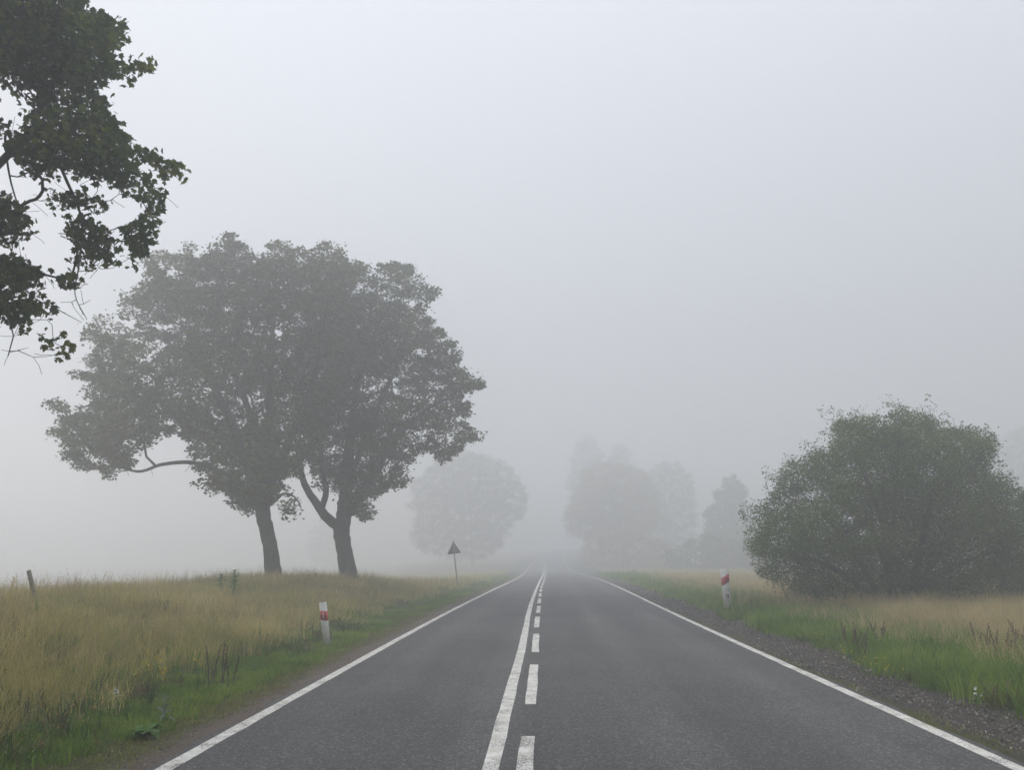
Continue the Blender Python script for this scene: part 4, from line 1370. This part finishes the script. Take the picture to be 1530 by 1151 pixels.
def leafy_weed(name, u, v, d, n, L, W, mat, label, tall=0.0, cat='weed'):
    x = at(u, v, d)[0]; z = gz(x, d)
    t = empty(name, (x, d, z), label, cat)
    if tall:
        mb = MB(); mb.tube([(0, 0, -.03), (0.01, 0, tall * .5), (0, 0.01, tall)], [0.008, 0.006, 0.004], 5); mb.build('stem', mat, t, True)
    for k in range(n):
        v_, f_ = leaf_blade(L * RNG.uniform(.7, 1.15), W * RNG.uniform(.8, 1.2), 5, RNG.uniform(.5, 1.1))
        mb = MB(); mb.poly(v_, f_)
        o = mb.build('leaf', mat, t, True)
        zz = tall * (k / n) if tall else 0.02
        o.location = (0, 0, zz); o.rotation_euler = (RNG.normal(0, .2), RNG.uniform(-.9, -.15), k * 2.4 + RNG.uniform(-.3, .3))
        if tall:
            o.scale = (1 - 0.45 * k / n,) * 3
    return t


leafy_weed('broadleaf_weed', 215, 1085, 8.3, 16, 0.17, 0.085, M_WEED, 'larger broad leaved bright green weed at the foot of the left bank')
leafy_weed('broadleaf_weed', 232, 1078, 8.6, 12, 0.14, 0.07, M_WEED, 'smaller broad leaved weed just right of the larger one below the left bank')
leafy_weed('thistle_plant', 246, 1058, 9.2, 13, 0.17, 0.05, M_WEED_PALE, 'pale grey green thistle at the lower edge of the left bank', 0.28)
leafy_weed('leafy_weed', 350, 866, 24.0, 46, 0.34, 0.11, M_WEED, 'tall green leafy weed on the bank crest left of the big trunks', 0.75)
leafy_weed('leafy_weed', 330, 868, 24.5, 40, 0.36, 0.11, M_WEED, 'wider green weed on the bank crest, just left of the tallest green weed', 0.55)
leafy_weed('leafy_weed', 18, 885, 14.5, 30, 0.18, 0.05, M_G_TAN, 'dry bushy weed on the bank crest at the far left edge', 0.75)


def flower_patch(name, u, v, d, n, spread, h, mat, label, size=0.02, cat='flowers'):
    """a single branching flowering plant: green stems and its blossoms"""
    x = at(u, v, d)[0]; z = gz(x, d)
    t = empty(name, (x, d, z), label, cat)
    st = MB(); bl = MB(); lf = MB()
    for k in range(n):
        tip = np.array([RNG.normal(0, spread), RNG.normal(0, spread), h * RNG.uniform(.65, 1.05)])
        st.tube([(tip[0] * .1, tip[1] * .1, -.02), (tip[0] * .4, tip[1] * .4, tip[2] * .55), tip], [.004, .003, .0015], 3)
        for q in range(3):
            a = RNG.uniform(0, 6.28); p = tip * np.array([.5, .5, RNG.uniform(.2, .8)]); e = np.array([math.cos(a), math.sin(a), .3]) * .06; s_ = np.array([-math.sin(a), math.cos(a), 0]) * .012
            lf.poly([p, p + e * .5 + s_, p + e, p + e * .5 - s_], [(0, 1, 2, 3)])
        for q in range(4):
            c = tip + RNG.normal(0, size * 1.3, 3); a = np.arange(6) / 6 * 6.283; r_ = size * RNG.uniform(.6, 1.1)
            tl = RNG.normal(0, .5, 2)
            ring = np.stack([c[0] + np.cos(a) * r_, c[1] + np.sin(a) * r_, c[2] + np.cos(a) * r_ * tl[0] + np.sin(a) * r_ * tl[1]], -1)
            bl.poly(list(ring) + [c + np.array([0, 0, -r_ * .4])], [(i_, (i_ + 1) % 6, 6) for i_ in range(6)])
    st.build('stem', M_WEED, t); lf.build('leaves', M_WEED, t); o = bl.build('blossom', mat, t)
    return t


flower_patch('goldenrod_plant', 226, 1030, 10.2, 12, 0.09, 0.62, M_YELLOW, 'yellow flowering goldenrod in the middle of the left bank', 0.016, 'wildflower')
flower_patch('goldenrod_plant', 297, 1010, 11.0, 5, 0.04, 0.45, M_YELLOW, 'small yellow flower left of the dark dock weeds', 0.014, 'wildflower')
flower_patch('yarrow_plant', 178, 1065, 9.2, 3, 0.05, 0.40, M_WHITEP, 'single small white flower on the lower left bank', 0.012, 'wildflower')
flower_patch('yarrow_plant', 1455, 1030, 9.9, 2, 0.03, 0.30, M_WHITEP, 'small white flower low in the lush green grass on the right', 0.022, 'wildflower')
_ochre = ['ochre faded flower clump on the lower left bank, ' + q for q in ('second from the picture edge', 'third from the edge, slightly higher', 'fifth from the edge, near the middle', 'sixth from the edge, below its neighbour', 'seventh from the edge', 'fourth from the edge and set low', 'just left of the goldenrod foot', 'highest of the middle ones', 'leftmost of all, at the picture edge', 'lowest, close to the bottom corner', 'rightmost, above the broad weed', 'between broad weed and white flower')]
for k, (u, v, d) in enumerate([(45, 1090, 8.0), (60, 1075, 8.4), (95, 1062, 8.8), (105, 1075, 8.3), (128, 1082, 8.1), (75, 1100, 7.6), (170, 1060, 9.2), (130, 1060, 8.9), (20, 1110, 7.4), (38, 1120, 7.2), (190, 1065, 9.1), (150, 1075, 8.6)]):
    flower_patch('tansy_plant', u, v, d, 4, 0.06, RNG.uniform(.3, .48), M_ORCHRE, _ochre[k], 0.011, 'wildflower')['group'] = 'ochre faded flowers at the lower left'
_hawk = ['small yellow weed flowers at the right gravel edge, ' + q for q in ('farthest and leftmost', 'second farthest', 'third nearest the camera', 'second nearest the camera', 'third farthest, near the middle', 'nearest the camera, rightmost')]
for k, (u, v, d) in enumerate([(1225, 945, 15.5), (1250, 960, 14.5), (1290, 985, 12.5), (1310, 990, 12.2), (1270, 975, 13.3), (1340, 1000, 11.8)]):
    flower_patch('hawkweed_plant', u, v, d, 4, 0.09, RNG.uniform(.25, .38), M_YELLOW, _hawk[k], 0.010, 'wildflower')['group'] = 'small yellow flowers along the right gravel'

# ------------------------------------------------------------------ haze
mb = MB()
mb.box((-425, -80, -9.0), (430, 430, HAZE_TOP))
hz, nt, out = new_mat('fog_air')
pv = N(nt, 'ShaderNodeVolumePrincipled')
pv.inputs['Color'].default_value = (0.955, 0.962, 0.978, 1)
pv.inputs['Density'].default_value = HAZE_DENSITY
pv.inputs['Anisotropy'].default_value = 0.5
nt.links.new(pv.outputs[0], out.inputs['Volume'])
haze = mb.build('haze', hz)
tag(haze, 'pale grey fog filling the air over the whole scene', kind='stuff')
